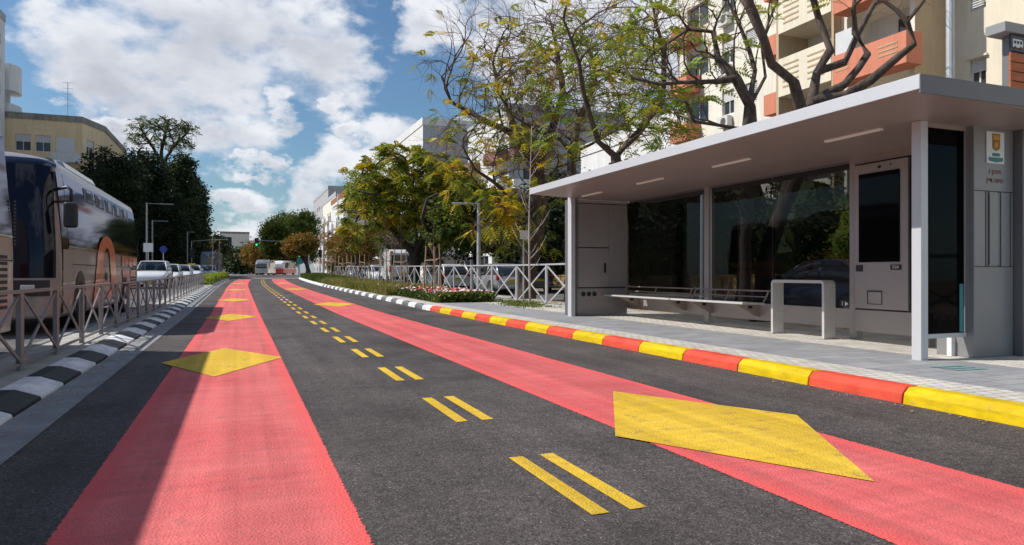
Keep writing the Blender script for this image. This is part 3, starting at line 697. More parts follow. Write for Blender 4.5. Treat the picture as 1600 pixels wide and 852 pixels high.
        b.build('headlight', 'lamp', root, bevel=.012)
        w, zt, zb = interp(B_, L - .12)
        b = MB(); b.box(min(s_ * w * .70, s_ * w * 1.03), max(s_ * w * .70, s_ * w * 1.03), L / 2 - .22, L / 2 - .055, zt - .28, zt - .03)
        b.build('tail_light', 'tail', root, bevel=.03)
    w, zt, zb = interp(B_, .05)
    b = MB(); b.box(-.36, .36, -L / 2 - .02, -L / 2 + .1, .33, .46); b.build('grille', 'black', root, bevel=.02)
    if plate:
        b = MB(); b.box(-.26, .26, -L / 2 - .03, -L / 2 - .015, .36, .46); b.build('number_plate', 'k_yellow', root)
        b = MB(); b.box(-.26, .26, L / 2 - .02, L / 2 + .012, .62, .73); b.build('number_plate', 'k_yellow', root)
    b = MB(); b.box(-W * .86, W * .86, L / 2 - .10, L / 2 + .02, .28, .45); b.build('bumper', paint, root, bevel=.03)
    root.location = loc; root.rotation_euler = (0, 0, rz)
    return root

def coach_path(z, L, W, HT):
    """plan outline of the coach at height z, a closed loop of fixed length"""
    ins = 0.
    if z > 1.6: ins += .075 * (z - 1.6)
    if z > HT - .45: k = (z - (HT - .45)) / .45; ins += .05 * k + .50 * max(0, (k - .55) / .45) ** 2
    if z < .5: ins = .03
    yf = .03 if z < .7 else (.0 if z < 1.1 else .42 * ((z - 1.1) / (HT - 1.1)) ** 1.9)
    if z > HT - .3: yf += .35 * ((z - HT + .3) / .3) ** 2
    yr = L - (.10 * max(0, z - 1.6) / 1.6); w = W - ins; rf = .42; rr = .16
    P = []
    for i in range(6): x = (w - rf) * i / 6; P.append((x, yf + .05 * (x / w) ** 2))
    for i in range(7): a = math.pi / 2 * i / 6; P.append((w - rf + rf * math.sin(a), yf + .05 + rf - rf * math.cos(a)))
    for i in range(1, 26): P.append((w, lerp(yf + .05 + rf, yr - rr, i / 26)))
    for i in range(5): a = math.pi / 2 * i / 4; P.append((w - rr + rr * math.cos(a), yr - rr + rr * math.sin(a)))
    for i in range(1, 5): P.append(((w - rr) * (1 - i / 4), yr))
    return P + [(-x, y) for x, y in P[1:-1][::-1]]
def make_coach(label, loc, body_m='coach', graphics=True, L=10.6, W=1.265, HT=3.33):
    root = thing('coach', (0, 0, 0), label, 'coach', 'coaches in the left lane')
    zs = [.30, .36, .6, .9, 1.1, 1.4, 1.8, 2.2, 2.6, 2.88, 3.0, 3.1, 3.18, 3.25, 3.30, 3.33]
    b = MB(); rings = [[(x, y, z) for x, y in coach_path(z, L, W, HT)] for z in zs]; b.loft(rings); b.build('body', body_m, root, smooth=True)
    n = len(rings[0])
    def patch(name, m, i0, i1, z0, z1, off=.008, steps=8, parent=root, smooth=True):
        b = MB(); rr = []
        for k in range(steps + 1):
            z = lerp(z0, z1, k / steps); P = coach_path(z, L, W, HT); row = []
            for i in range(i0, i1 + 1):
                p = Vector(P[i % n]); q = Vector(P[(i + 1) % n]) - Vector(P[(i - 1) % n]); nn = Vector((q.y, -q.x)).normalized() * off
                row.append((p.x + nn.x, p.y + nn.y, z))
            rr.append(row)
        b.loft(rr, closed=False, caps=False); return b.build(name, m, parent, smooth=smooth)
    patch('windscreen', 'coach_glass', -10, 10, 1.02, 3.06, .010, 10)
    patch('brow', 'coach_glass', -11, 11, 3.06, 3.2, .006, 3)
    # lamp strip below the windscreen
    def side(name, m, s, y0, y1, z0, z1, off=.008, parent=root, bev=0):
        b = MB(); rr = []
        for k in range(7):
            z = lerp(z0, z1, k / 6); ins = .075 * max(0, z - 1.6)
            if z > HT - .45: kk_ = (z - (HT - .45)) / .45; ins += .05 * kk_ + .50 * max(0, (kk_ - .55) / .45) ** 2
            rr.append([(s * (W - ins + off), lerp(y0, y1, j / 8), z) for j in range(9)])
        b.loft(rr, closed=False, caps=False); return b.build(name, m, parent)
    for s in (-1, 1):
        side('side_glass', 'coach_glass', s, 1.0, L - .22, 1.62, 3.0)
        side('front_glass', 'coach_glass', s, .50, .97, 1.15, 3.0, .007)
        side('door', body_m, s, .52, 1.25, .36, 1.55, .012)
        for y in (2.85, 4.15, 5.45, 6.75, 8.05):
            f = side('vent_window', 'black', s, y - .06, y + .98, 2.64, 2.93, .012)
            side('pane', 'coach_glass', s, y + .24, y + .70, 2.67, 2.91, .018, f)
        for z in (1.27,):
            side('trim_line', 'seam', s, 1.25, L - .1, z, z + .018, .006)
        side('trim_line', 'seam', s, 1.27, 1.285, .36, 1.60, .006)
        side('belt_moulding', 'chrome' if graphics else body_m, s, 1.0, L - .2, 1.60, 1.625, .012)
        side('marker_lamp', 'amber', s, 1.38, 1.46, 1.03, 1.10, .02)
        for y in (2.05, 7.85):
            b = MB(); P = [(s * (W + .010), y + .58 * math.cos(a), .36 + max(0, .80 * math.sin(a))) for a in [math.pi * t / 14 for t in range(15)]]
            P2 = [(s * (W - .10), p[1], p[2]) for p in P]
            b.add(P, [tuple(range(15))]); b.build('wheel_arch', 'black', root)
            b = MB(); b.tube([(s * (W - .32), y, .49), (s * (W - .28), y, .49), (s * (W - .01), y, .49), (s * (W + .02), y, .49)], [.44, .48, .48, .43], 26)
            wh = b.build('wheel', 'rubber', root)
            b = MB(); b.disc((s * (W + .02), y, .49), (1, 0, 0), .27, 20, thick=.02); b.disc((s * (W + .04), y, .49), (1, 0, 0), .10, 14, thick=.04); b.build('rim', 'paint_grey', wh)
        # engine vents close to the tail
        b = MB()
        for k in range(9): b.box(min(s * (W + .003), s * (W + .014)), max(s * (W + .003), s * (W + .014)), L - 1.6, L - .45, .62 + k * .085, .665 + k * .085)
        b.build('engine_vent', 'seam', root)
        b = MB()
        for k in range(13): b.box(min(s * (W + .003), s * (W + .012)), max(s * (W + .003), s * (W + .012)), L - .16, L - .05, 1.5 + k * .05, 1.525 + k * .05)
        b.build('corner_vent', 'seam', root)
        # mirror
        b = MB(); b.tube([(s * 1.16, .42, 2.62), (s * 1.40, .22, 2.66), (s * 1.47, .16, 2.60), (s * 1.47, .16, 2.35)], .028, 8)
        b.tube([(s * 1.16, .40, 2.40), (s * 1.42, .20, 2.40)], .022, 8)
        mr = b.build('mirror', 'black', root, smooth=True)
        b = MB(); b.box(min(s * 1.36, s * 1.58), max(s * 1.36, s * 1.58), .06, .22, 1.92, 2.38); b.build('mirror_head', 'black', mr, bevel=.05, seg=3)
        b = MB(); b.loft([[(s * .74, -.012, .79), (s * .94, .03, .80), (s * .95, .03, .90), (s * .74, -.01, .90)], [(s * .74, .08, .79), (s * .94, .12, .80), (s * .95, .12, .90), (s * .74, .08, .90)]]); b.build('headlight', 'lamp', root, bevel=.01)
    patch('lamp_band', 'black', -9, 9, .70, .98, .006, 3)
    patch('front_panel', body_m, -9, 9, .985, 1.0, .012, 2)
    b = MB(); b.disc((.12, -.012, 1.35), (0, -1, 0), .07, 16, thick=.012); b.build('windscreen_badge', 'sign_blue', root) if False else None
    b = MB(); b.loft([[(x, y, z) for x, z in ((-.85, 3.31), (-.78, 3.42), (.78, 3.42), (.85, 3.31))] for y in (2.0, 2.3)] + [[(x, y, z) for x, z in ((-.9, 3.31), (-.82, 3.46), (.82, 3.46), (.9, 3.31))] for y in (2.6, 5.8)] + [[(x, y, z) for x, z in ((-.85, 3.31), (-.7, 3.36), (.7, 3.36), (.85, 3.31))] for y in (6.4,)])
    b.build('roof_unit', 'paint_grey', root, bevel=.03)
    for s in (-1, 1):
        b = MB(); b.box(min(s * .80, s * 1.1), max(s * .80, s * 1.1), L - .03, L + .015, .9, 1.5); b.build('tail_light', 'tail', root, bevel=.03)
    b = MB(); b.box(-1.0, 1.0, L - .12, L - .09, 1.75, 2.9); b.build('rear_window', 'coach_glass', root)
    if graphics:
        # tall orange arch and lettering block printed on the side facing the busway
        def sp(y, z, o): return (W + o, y, z)
        b = MB(); out = []; inn = []
        for t in range(25):
            k = t / 24
            if k < .35: q = k / .35; out.append((lerp(3.3, 3.75, q), lerp(.42, 1.35, q))); inn.append((lerp(4.3, 4.55, q), lerp(.55, 1.3, q)))
            elif k > .65: q = (k - .65) / .35; out.append((lerp(6.25, 6.6, q), lerp(1.35, .38, q))); inn.append((lerp(5.45, 5.7, q), lerp(1.3, .55, q)))
            else:
                a = math.pi * (k - .35) / .3; out.append((5.0 - 1.25 * math.cos(a), 1.35 + .66 * math.sin(a))); inn.append((5.0 - .45 * math.cos(a), 1.3 + .42 * math.sin(a)))
        b.add([sp(y, z, .0165) for y, z in out] + [sp(y, z, .0165) for y, z in inn], [(i, i + 1, 25 + i + 1, 25 + i) for i in range(24)])
        b.add([sp(4.9, .45, .0165), sp(5.75, .5, .0165), sp(5.75, .75, .0165), sp(5.2, .62, .0165)], [(0, 1, 2, 3)])
        gr = b.build('orange_arch_print', 'orange_print', root)
        b = MB(); b.disc((W + .0195, 4.95, 1.02), (1, 0, 0), .11, 14, thick=.003); b.build('print_dot', 'black', gr)
        b = MB()
        for y0, y1, z0, z1 in ((7.3, 7.75, 1.30, 1.58), (7.85, 8.5, 1.36, 1.58), (8.6, 9.2, 1.30, 1.58), (9.3, 10.1, 1.34, 1.58), (7.4, 8.7, 1.00, 1.20), (8.85, 9.9, 1.02, 1.20)):
            b.add([sp(y0, z0, .0165), sp(y1, z0, .0165), sp(y1, z1, .0165), sp(y0, z1, .0165)], [(0, 1, 2, 3)])
        b.build('orange_lettering', 'orange_print', root)
    root.location = loc
    return root
c1 = make_coach('champagne coach with orange arch print, its windscreen facing the camera', (-4.29, 14.3, 0))
c2 = dup(c1, (-4.22, 1.12, 0), label='pale coach at the left edge, only its vented rear corner in view')
for o in list(c2.children):
    if o.name.split('.')[0].startswith('orange'):
        for c in list(o.children): bpy.data.objects.remove(c)
        bpy.data.objects.remove(o)
    elif o.name.split('.')[0] in ('body', 'door'):
        o.data = o.data.copy(); o.data.materials[0] = M['coach2']

LX = -4.05
def onroad(x, y): return (x, y, gz(y))
grp = 'cars queueing behind the coach'
make_car('white SUV queueing right behind the orange printed coach', 'paint_white', 'suv', onroad(-4.9, 47.5), 0, grp, 'car_glass')
make_car('white hatchback second in the queue behind the coach', 'paint_white', 'hatch', onroad(-4.75, 55), 0, grp, 'car_glass')
make_car('white sedan third in the queue behind the coach', 'paint_white', 'sedan', onroad(-4.45, 62), 0, grp, 'car_glass')
make_car('dark grey SUV beside the white cars in the outer left lane', 'paint_grey', 'suv', onroad(-7.6, 68), 0, grp)
t_ = make_car('white taxi with yellow roof sign in the left queue', 'paint_white', 'sedan', onroad(-4.1, 70), 0, grp, 'car_glass')
b = MB(); b.box(-.3, .3, -.1, .05, 1.45, 1.58); o = b.build('roof_sign', 'k_yellow', None); o.parent = t_
make_car('dark sedan far along the left queue', 'paint_dark', 'sedan', onroad(-3.8, 78), 0, grp)
make_car('silver hatchback last of the left queue before the bus', 'paint_silver', 'hatch', onroad(-3.3, 86), 0, grp)
grp = 'cars parked beyond the right railing'
make_car('white hatchback parked behind the flower bed, its red tail light showing', 'paint_white', 'hatch', onroad(11.0, 38.2), math.radians(182), grp)
make_car('silver grey car parked nearest the shelter beyond the railing', 'paint_silver', 'hatch', onroad(11.9, 32.2), math.radians(182), grp)
make_car('dark SUV parked in the shade beyond the railing', 'paint_grey', 'suv', onroad(13.9, 34.0), math.radians(182), grp)
make_car('white car parked ahead of the white van', 'paint_white', 'hatch', onroad(11.2, 60.), 0, grp)
make_car('blue hatchback parked far along the right railing', 'paint_blue', 'hatch', onroad(11.0, 66.), 0, grp)
make_car('silver car parked farthest along the right railing', 'paint_silver', 'hatch', onroad(11.2, 73.), 0, grp)
make_car('dark blue car parked behind the shelter glass', 'paint_dark', 'sedan', (13.7, 13.1, .0), math.radians(180), None)
def make_van(label, loc, paint='paint_white'):
    root = thing('van', (0, 0, 0), label, 'van')
    Lv, Wv, Hv = 5.9, 1.0, 2.55
    prof = [(0, .45), (0, .95), (.25, 1.15), (1.0, 1.30), (1.75, 2.25), (2.1, Hv - .05), (2.6, Hv), (5.6, Hv), (5.85, 2.3), (5.9, 1.2), (5.9, .45)]
    rings = []
    for x, k in ((-Wv * .90, .0), (-Wv * .99, 1.), (-Wv, 1.), (Wv, 1.), (Wv * .99, 1), (Wv * .90, 0)):
        rings.append([(x if k else x, lerp(2.95, y, .98 if not k else 1) - Lv / 2, lerp(1.2, z, .965 if not k else 1) ) for y, z in prof])
    b = MB(); b.loft([rings[0], rings[2], rings[3], rings[5]]); b.build('body', paint, root, bevel=.05, seg=3)
    for s in (-1, 1):
        b = MB(); b.box(min(s * .06, s * .84), max(s * .06, s * .84), 2.945, 2.975, 1.45, 2.15); b.build('rear_window', 'glass', root, bevel=.01)
        b = MB(); b.box(min(s * .84, s * 1.0), max(s * .84, s * 1.0), 2.9, 2.975, .95, 1.35); b.build('tail_light', 'tail', root, bevel=.01)
        b = MB(); b.box(min(s * .7, s * .9), max(s * .7, s * .9), 2.87, 2.93, 2.33, 2.42); b.build('top_lamp', 'tail', root)
        for y in (-2.0, 1.9):
            b = MB(); b.tube([(s * .74, y, .34), (s * 1.0, y, .34)], .34, 20); wh = b.build('wheel', 'rubber', root)
            b = MB(); b.disc((s * 1.01, y, .34), (1, 0, 0), .2, 14, thick=.02); b.build('rim', 'chrome', wh)
        b = MB(); b.box(min(s * 1.0, s * 1.012), max(s * 1.0, s * 1.012), -1.55, -.75, 1.4, 2.1); b.build('side_window', 'glass', root)
    b = MB(); b.box(-.008, .008, 2.95, 2.965, .5, 2.3); b.build('door_seam', 'seam', root)
    b = MB(); b.box(-.3, .3, 2.96, 2.975, .75, .88); b.build('number_plate', 'k_yellow', root)
    b = MB(); b.box(-.95, .95, 2.93, 3.05, .38, .6); b.build('bumper', 'black', root, bevel=.02)
    b = MB(); b.add([(-.85, -1.93, 1.36), (.85, -1.93, 1.36), (.8, -1.28, 2.2), (-.8, -1.28, 2.2)], [(0, 1, 2, 3)]); b.build('windscreen', 'glass', root)
    root.location = loc; root.rotation_euler = (0, 0, math.pi + math.radians(0)); return root
v = make_van('tall white panel van parked beyond the railing, rear doors towards the road', onroad(11.1, 51.8)); v.rotation_euler = (0, 0, math.radians(-176 + 180 + 172))
v.rotation_euler = (0, 0, math.radians(176))
def make_minibus(label, loc, rz, paint, lower=None, L=7., W=1.15, H=2.9):
    root = thing('minibus', (0, 0, 0), label, 'bus', 'buses at the far junction')
    rings = []
    for y, ins, top in ((0, .12, H - .75), (.25, .03, H - .35), (.8, 0, H - .04), (L - .3, 0, H), (L, .08, H - .15)):
        w = W - ins; h = [(0, .35), (w, .35), (w, 1.2), (w - .03, top - .25), (w - .2, top), (0, top + .04)]
        rings.append([(x, y - L / 2, z) for x, z in h] + [(-x, y - L / 2, z) for x, z in h[1:-1][::-1]])
    b = MB(); b.loft(rings); b.build('body', paint, root, bevel=.03)
    b = MB(); b.loft([[(-W + .16, -L / 2 - .02, 1.35), (W - .16, -L / 2 - .02, 1.35)], [(-W + .2, -L / 2 + .16, H - .5), (W - .2, -L / 2 + .16, H - .5)]], closed=False, caps=False); b.build('windscreen', 'glass', root)
    for s in (-1, 1):
        b = MB(); b.box(min(s * W, s * (W + .012)), max(s * W, s * (W + .012)), -L / 2 + .9, L / 2 - .4, 1.35, H - .45); b.build('side_window', 'glass', root)
        for y in (-L / 2 + 1.2, L / 2 - 1.4):
            b = MB(); b.tube([(s * (W - .25), y, .42), (s * (W + .01), y, .42)], .42, 16); b.build('wheel', 'rubber', root)
        b = MB(); b.box(min(s * .7, s * 1.0), max(s * .7, s * 1.0), -L / 2 - .03, -L / 2 + .08, .75, .95); b.build('headlight', 'lamp', root)
    if lower:
        b = MB(); b.box(-W - .012, W + .012, -L / 2 - .04, L / 2 + .01, .38, 1.25); b.build('lower_panel', lower, root, bevel=.02)
    root.location = loc; root.rotation_euler = (0, 0, rz); return root
make_minibus('small white and grey minibus at the far end of the busway', (4.6, 140, .78), math.radians(-14), 'paint_silver', 'paint_white')
make_minibus('red and white bus at the far end of the busway', (8.6, 150, .8), math.radians(-25), 'paint_white', 'paint_red')
make_minibus('dark coach far back in the left queue', (-3.3, 96, gz(96)), 0, 'paint_grey', None, 9., 1.2, 3.2)
# ------------------------------------------------------------------ buildings
class Face:
    """a facade: origin, direction along it, outward normal"""
    def __init__(s, O, U, Nn): s.O, s.U, s.N = Vector(O), Vector(U), Vector(Nn)
    def p(s, u, d, z): return s.O + s.U * u + s.N * d + Vector((0, 0, z))
    def box(s, b, u0, u1, d0, d1, z0, z1, mi=0): return b.obox(s.O, s.U, s.N, (0, 0, 1), u0, u1, d0, d1, z0, z1, mi)
def facade(root, F, m, u0, u1, z0, z1, holes=(), depth=.18, name='wall'):
    us = sorted(set([u0, u1] + [h[0] for h in holes] + [h[1] for h in holes])); zs = sorted(set([z0, z1] + [h[2] for h in holes] + [h[3] for h in holes]))
    us = [u for u in us if u0 <= u <= u1]; zs = [z for z in zs if z0 <= z <= z1]
    b = MB()
    for a, c in zip(us, us[1:]):
        for d, e in zip(zs, zs[1:]):
            mu, mz = (a + c) / 2, (d + e) / 2
            if any(h[0] < mu < h[1] and h[2] < mz < h[3] for h in holes): continue
            b.add([F.p(a, 0, d), F.p(c, 0, d), F.p(c, 0, e), F.p(a, 0, e)], [(0, 1, 2, 3)])
    for h in holes:
        a, c, d, e = h[:4]
        for q in (((a, d), (c, d)), ((c, d), (c, e)), ((c, e), (a, e)), ((a, e), (a, d))):
            (p0, q0), (p1, q1) = q
            b.add([F.p(p0, 0, q0), F.p(p1, 0, q1), F.p(p1, -depth, q1), F.p(p0, -depth, q0)], [(0, 1, 2, 3)])
    return b.build(name, m, root)
def window(root, F, h, depth=.16, style=0, near=False):
    a, c, d, e = h[:4]; b = MB(); t = .05
    for q in ((a, a + t, d, e), (c - t, c, d, e), (a + t, c - t, d, d + t), (a + t, c - t, e - t, e), ((a + c) / 2 - t / 2, (a + c) / 2 + t / 2, d + t, e - t)):
        F.box(b, q[0], q[1], -depth - .02, -depth + .03, q[2], q[3])
    w = b.build('window', 'shutter', root)
    b = MB(); F.box(b, a, c, -depth - .05, -depth - .025, d, e); b.build('pane', 'pane', w)
    if style == 1:   # roller shutter part way down
        b = MB(); zm = e - (e - d) * .45; n = 7
        for i in range(n): F.box(b, a + .02, c - .02, -depth + .032, -depth + .06, zm + (e - zm) * i / n + .012, zm + (e - zm) * (i + 1) / n)
        b.build('shutter', 'shutter', w)
    if style == 2:   # full louvre
        b = MB(); n = 11
        for i in range(n): F.box(b, a + .05, c - .05, -depth + .032, -depth + .07, d + .05 + (e - d - .1) * i / n, d + .05 + (e - d - .1) * (i + .55) / n)
        b.build('shutter', 'shutter', w)
    return w
def slab_balcony(root, F, u0, u1, z, dep, hp, m, name='balcony'):
    b = MB(); F.box(b, u0, u1, .002, dep, z, z + .16)
    F.box(b, u0, u1, dep - .1, dep, z + .161, z + hp); F.box(b, u0, u0 + .1, .002, dep - .101, z + .161, z + hp); F.box(b, u1 - .1, u1, .002, dep - .101, z + .161, z + hp)
    return b.build(name, m, root)
def ac_unit(root, F, u, z):
    b = MB(); F.box(b, u, u + .85, .05, .38, z, z + .6); a = b.build('air_conditioner', 'shutter', root)
    b = MB(); b.disc(F.p(u + .35, .385, z + .3), F.N, .22, 14, thick=.01); b.build('fan_grille', 'shutter_d', a)
def block(name, label, x0, x1, y0, y1, h, fh, mw, faces='XY', ww=1.3, gap=1.6, bal=None, balm=None, top=.9, z0=0., cat='apartment building', roofm='roofdirt', heaters=0, zfirst=1.0, seed=1, styles=(0, 1, 2), setback=0):
    r = random.Random(seed); zb = gz(y0) - .1
    root = thing(name, (x0, y0, zb), label, cat)
    def wallset(F, Lu, m):
        hs = []; nf = int((h - .6) / fh)
        n = max(1, int((Lu - .8) / (ww + gap))); pitch = Lu / n
        for f in range(nf):
            for i in range(n):
                k = (i + f * 0) % 3; w_ = ww * (1.0 if k != 1 else .7)
                c = pitch * (i + .5); hs.append((c - w_ / 2, c + w_ / 2, f * fh + zfirst, f * fh + zfirst + (1.3 if k != 1 else .9)))
        facade(root, F, m, 0, Lu, 0, h, hs)
        for j, q in enumerate(hs):
            window(root, F, q, style=r.choice(styles))
            if r.random() < .22: ac_unit(root, F, q[0] + .1, q[2] - .75)
        if bal:
            for f in range(1, nf):
                for i in range(0, n, bal):
                    c = pitch * (i + .5); slab_balcony(root, F, c - pitch * .48, c + pitch * .48, f * fh - .1, 1.2, 1.05, balm[(i + f) % len(balm)])
    Lx, Ly = x1 - x0, y1 - y0
    mats = mw if isinstance(mw, tuple) else (mw, mw)
    FX = Face((x0, y1, zb), (0, -1, 0), (-1, 0, 0)); FY = Face((x0, y0, zb), (1, 0, 0), (0, -1, 0)); FE = Face((x1, y0, zb), (0, 1, 0), (1, 0, 0))
    if 'X' in faces: wallset(FX, Ly, mats[0])
    else: facade(root, FX, mats[0], 0, Ly, 0, h)
    if 'Y' in faces: wallset(FY, Lx, mats[1])
    else: facade(root, FY, mats[1], 0, Lx, 0, h)
    if 'E' in faces: wallset(FE, Ly, mats[0])
    else: facade(root, FE, mats[0], 0, Ly, 0, h)
    b = MB(); b.add([(x0, y1, zb), (x1, y1, zb), (x1, y1, zb + h), (x0, y1, zb + h)], [(0, 1, 2, 3)]); b.build('back_wall', mats[0], root)
    b = MB(); b.box(x0 - .08, x1 + .08, y0 - .08, y1 + .08, zb + h, zb + h + .12)
    for q in ((x0 - .08, x0 + .12, y0 - .08, y1 + .08), (x1 - .12, x1 + .08, y0 - .08, y1 + .08), (x0 + .121, x1 - .121, y0 - .08, y0 + .12), (x0 + .121, x1 - .121, y1 - .12, y1 + .08)): b.box(*q, zb + h + .121, zb + h + top)
    b.build('parapet', roofm, root)
    for i in range(heaters):
        x = lerp(x0 + 1, x1 - 2, (i + .5) / heaters); y = y0 + 1.2
        b = MB(); b.tube([(x, y, zb + h + 1.3), (x + 1.1, y, zb + h + 1.3)], .28, 12); b.box(x, x + .05, y - .1, y + .1, zb + h, zb + h + 1.1); b.box(x + 1, x + 1.05, y - .1, y + .1, zb + h, zb + h + 1.1)
        o = b.build('water_heater', 'white', root)
        b = MB(); b.add([(x - .1, y - .3, zb + h + 1.0), (x + 1.2, y - .3, zb + h + 1.0), (x + 1.2, y - 1.5, zb + h + .25), (x - .1, y - 1.5, zb + h + .25)], [(0, 1, 2, 3)]); b.build('solar_panel', 'solar', o)
    return root

# --- the big cream apartment house at the right
A = thing('apartment_house', (24.6, 18, 0), 'tall cream apartment house with salmon balconies and slatted parapets rising behind the shelter', 'apartment building')
HB = 21.5; FH = 2.8
FX = Face((24.6, 0, 0), (0, 1, 0), (-1, 0, 0))       # main wall, u = world y
hs = []
for f in range(7):
    z = 7.75 - 2 * FH + f * FH
    hs += [(16.62, 17.22, z, z + 1.05), (13.6, 15.0, z, z + 1.3), (9.6, 10.8, z, z + 1.3), (5.0, 6.4, z, z + 1.3), (1.0, 2.0, z, z + 1.2)]
facade(A, FX, 'cream', -6, 17.9, 0, HB, hs)
for i, h in enumerate(hs): window(A, FX, h, style=2 if i % 5 == 0 and i // 5 >= 3 else (1, 2, 1, 0, 1)[i % 5])
b = MB()
for i, h in enumerate(hs): FX.box(b, h[0] - .08, h[1] + .08, .003, .10, h[3] + .02, h[3] + .10)
b.build('window_hood', 'cream', A)
# projecting stair block with salmon balconies, front x = 22.7, y 17.9 .. 21.3
FB = Face((22.7, 0, 0), (0, 1, 0), (-1, 0, 0))
hs = []
for f in range(7):
    z = 6.02 + (f - 2) * FH + 1.03
    hs.append((18.1, 20.9, z - 1.0, z + 1.5))
facade(A, FB, 'cream2', 17.9, 21.3, 0, HB, hs, depth=1.3)
FE = Face((22.7, 17.9, 0), (1, 0, 0), (0, -1, 0))
facade(A, FE, 'beige_shade', 0, 1.9, 0, HB)  # camera-facing side in the darker colour, standing in for its shade
for f, h in enumerate(hs):
    D_ = Face((24.0, 0, 0), (0, 1, 0), (-1, 0, 0))
    b = MB(); D_.box(b, h[0], h[1], 0, .02, h[2], h[3]); b.build('recess_wall', 'white_wall', A)
    window(A, D_, (18.3, 19.6, h[2] + .05, h[3] - .3), depth=-.1, style=0)
    b = MB(); zb = h[2] - .16
    # salmon parapet box with a few slots
    b.box(21.9, 22.69, 17.6, 20.85, zb - .12, zb + .02)
    b.box(21.9, 22.02, 17.6, 20.85, zb + .021, zb + 1.02); b.box(22.021, 22.69, 17.6, 17.72, zb + .021, zb + 1.02); b.box(22.021, 22.69, 20.73, 20.85, zb + .021, zb + 1.02)
    bal = b.build('balcony', 'salmon', A)
    b = MB()
    for k in range(3): b.box(21.885, 21.899, 17.95, 18.75, zb + .35 + k * .17, zb + .41 + k * .17); b.box(21.885, 21.899, 20.1, 20.7, zb + .35 + k * .17, zb + .41 + k * .17)
    b.build('parapet_slot', 'beige_shade', bal)
    if f in (4, 5):
        b = MB(); 
        for k in range(9): b.box(21.94, 21.99, 17.75, 19.2, zb + 1.10 + k * .14, zb + 1.18 + k * .14)
        b.box(21.93, 22.0, 17.68, 17.76, zb + 1.02, zb + 2.4); b.box(21.93, 22.0, 18.45, 18.5, zb + 1.02, zb + 2.4); b.box(21.93, 22.0, 19.2, 19.27, zb + 1.02, zb + 2.4)
        b.build('balcony_louvre', 'shutter', bal)
        b = MB(); b.box(21.95, 21.98, 19.28, 20.75, zb + 1.05, zb + 2.45); b.build('balcony_blind', 'white_wall', bal)
    if f in (3,):
        b = MB(); b.box(21.93, 21.97, 19.9, 20.75, zb + 1.03, zb + 1.9); b.build('balcony_railing', 'shutter', bal)
# projecting cream block with slatted parapets, front x = 22.3, y 21.3 .. 24.3
b = MB(); b.box(22.3, 24.6, 21.18, 21.3, 0, HB); b.box(22.3, 24.6, 24.25, 24.40, 0, HB); b.build('side_wall', 'beige_shade', A)  # side walls carry the same painted shade
for f in range(7):
    z = 8.93 + (f - 3) * FH
    b = MB(); b.box(22.28, 22.42, 21.301, 24.249, z, z + 1.67); b.box(22.421, 24.2, 21.301, 24.249, z, z + .15); o = b.build('loggia_parapet', 'cream', A)
    b = MB()
    for k in range(5):
        b.box(22.262, 22.279, 21.65, 22.55, z + .35 + k * .24, z + .42 + k * .24); b.box(22.262, 22.279, 23.05, 23.95, z + .35 + k * .24, z + .42 + k * .24)
    b.build('parapet_slot', 'beige_shade', o)
    b = MB(); b.box(24.0, 24.1, 21.301, 24.249, z + .151, z + FH - .001); b.build('recess_wall', 'white_wall', A)
    Fw = Face((24.0, 0, 0), (0, 1, 0), (-1, 0, 0)); window(A, Fw, (21.6, 22.4, z + 1.2, z + 2.5), depth=-.04, style=0)
# farther wing with more salmon balconies
FW = Face((24.9, 0, 0), (0, 1, 0), (-1, 0, 0))
hs = []
for f in range(7):
    z = 8.93 + (f - 3) * FH
    hs += [(25.0, 27.2, z + .9, z + 2.3), (28.6, 29.5, z + 1.1, z + 2.2), (30.4, 31.4, z + .9, z + 2.2), (32.6, 34.6, z + .9, z + 2.3)]
facade(A, FW, 'cream2', 24.41, 35.4, 0, HB - .8, hs)
for i, h in enumerate(hs): window(A, FW, h, style=(0, 2, 1, 0)[i % 4])
for f in range(6):
    z = 8.93 + (f - 3) * FH
    for (u0, u1) in ((25.1, 27.0), (33.3, 34.9)):
        slab_balcony(A, FW, u0, u1, z - .12, 1.0, 1.0, 'salmon')
    ac_unit(A, FW, 30.5, z + .15)
b = MB(); b.box(24.9, 38, 35.4, 35.5, 0, HB - .8); b.box(24.6, 38, -6.1, -6.0, 0, HB); b.box(24.3, 38, -6.2, 24.40, HB, HB + .2); b.box(22.2, 24.299, 17.8, 24.4, HB, HB + .2); b.box(24.4, 38, 24.41, 35.5, HB - .8, HB - .6); b.build('roof_slab', 'roofdirt', A)
b = MB(); b.box(37.9, 38, -6, 35.39, 0, HB - .9); b.build('back_wall', 'cream', A)

block('apartment_block', 'low white apartment block with grey window frames seen under the tree crowns', 26, 38, 37.2, 50.6, 10.6, 2.9, ('white_wall', 'white_wall'), 'XY', 1.2, 1.5, 3, ['white_wall', 'grey_wall'], roofm='white_wall', seed=4)
block('apartment_block', 'tall white block with bright corner edge standing over the round green tree', 20.3, 36, 80.5, 97, 18.4, 3.0, ('white_wall', 'grey_wall'), 'XY', 1.5, 2.0, 3, ['pink_wall', 'white_wall'], roofm='white_wall', heaters=2, seed=7)  # camera-facing wall is grey: the white block's shade put into its colour
block('apartment_block', 'grey block with maroon balcony bands half hidden by the bare tree', 24.5, 38, 63, 76, 16.6, 3.0, ('white_wall', 'grey_wall'), 'XY', 1.5, 1.8, 2, ['brown_wall', 'white_wall'], roofm='grey_wall', heaters=2, seed=9)
block('apartment_block', 'white block with brown upper storey left of the bright corner block', 22.0, 32, 99.5, 116, 18.6, 3.0, ('white_wall', 'pink_wall'), 'XY', 1.4, 2.2, 3, ['pink_wall', 'white_wall'], roofm='pink_wall', seed=3)
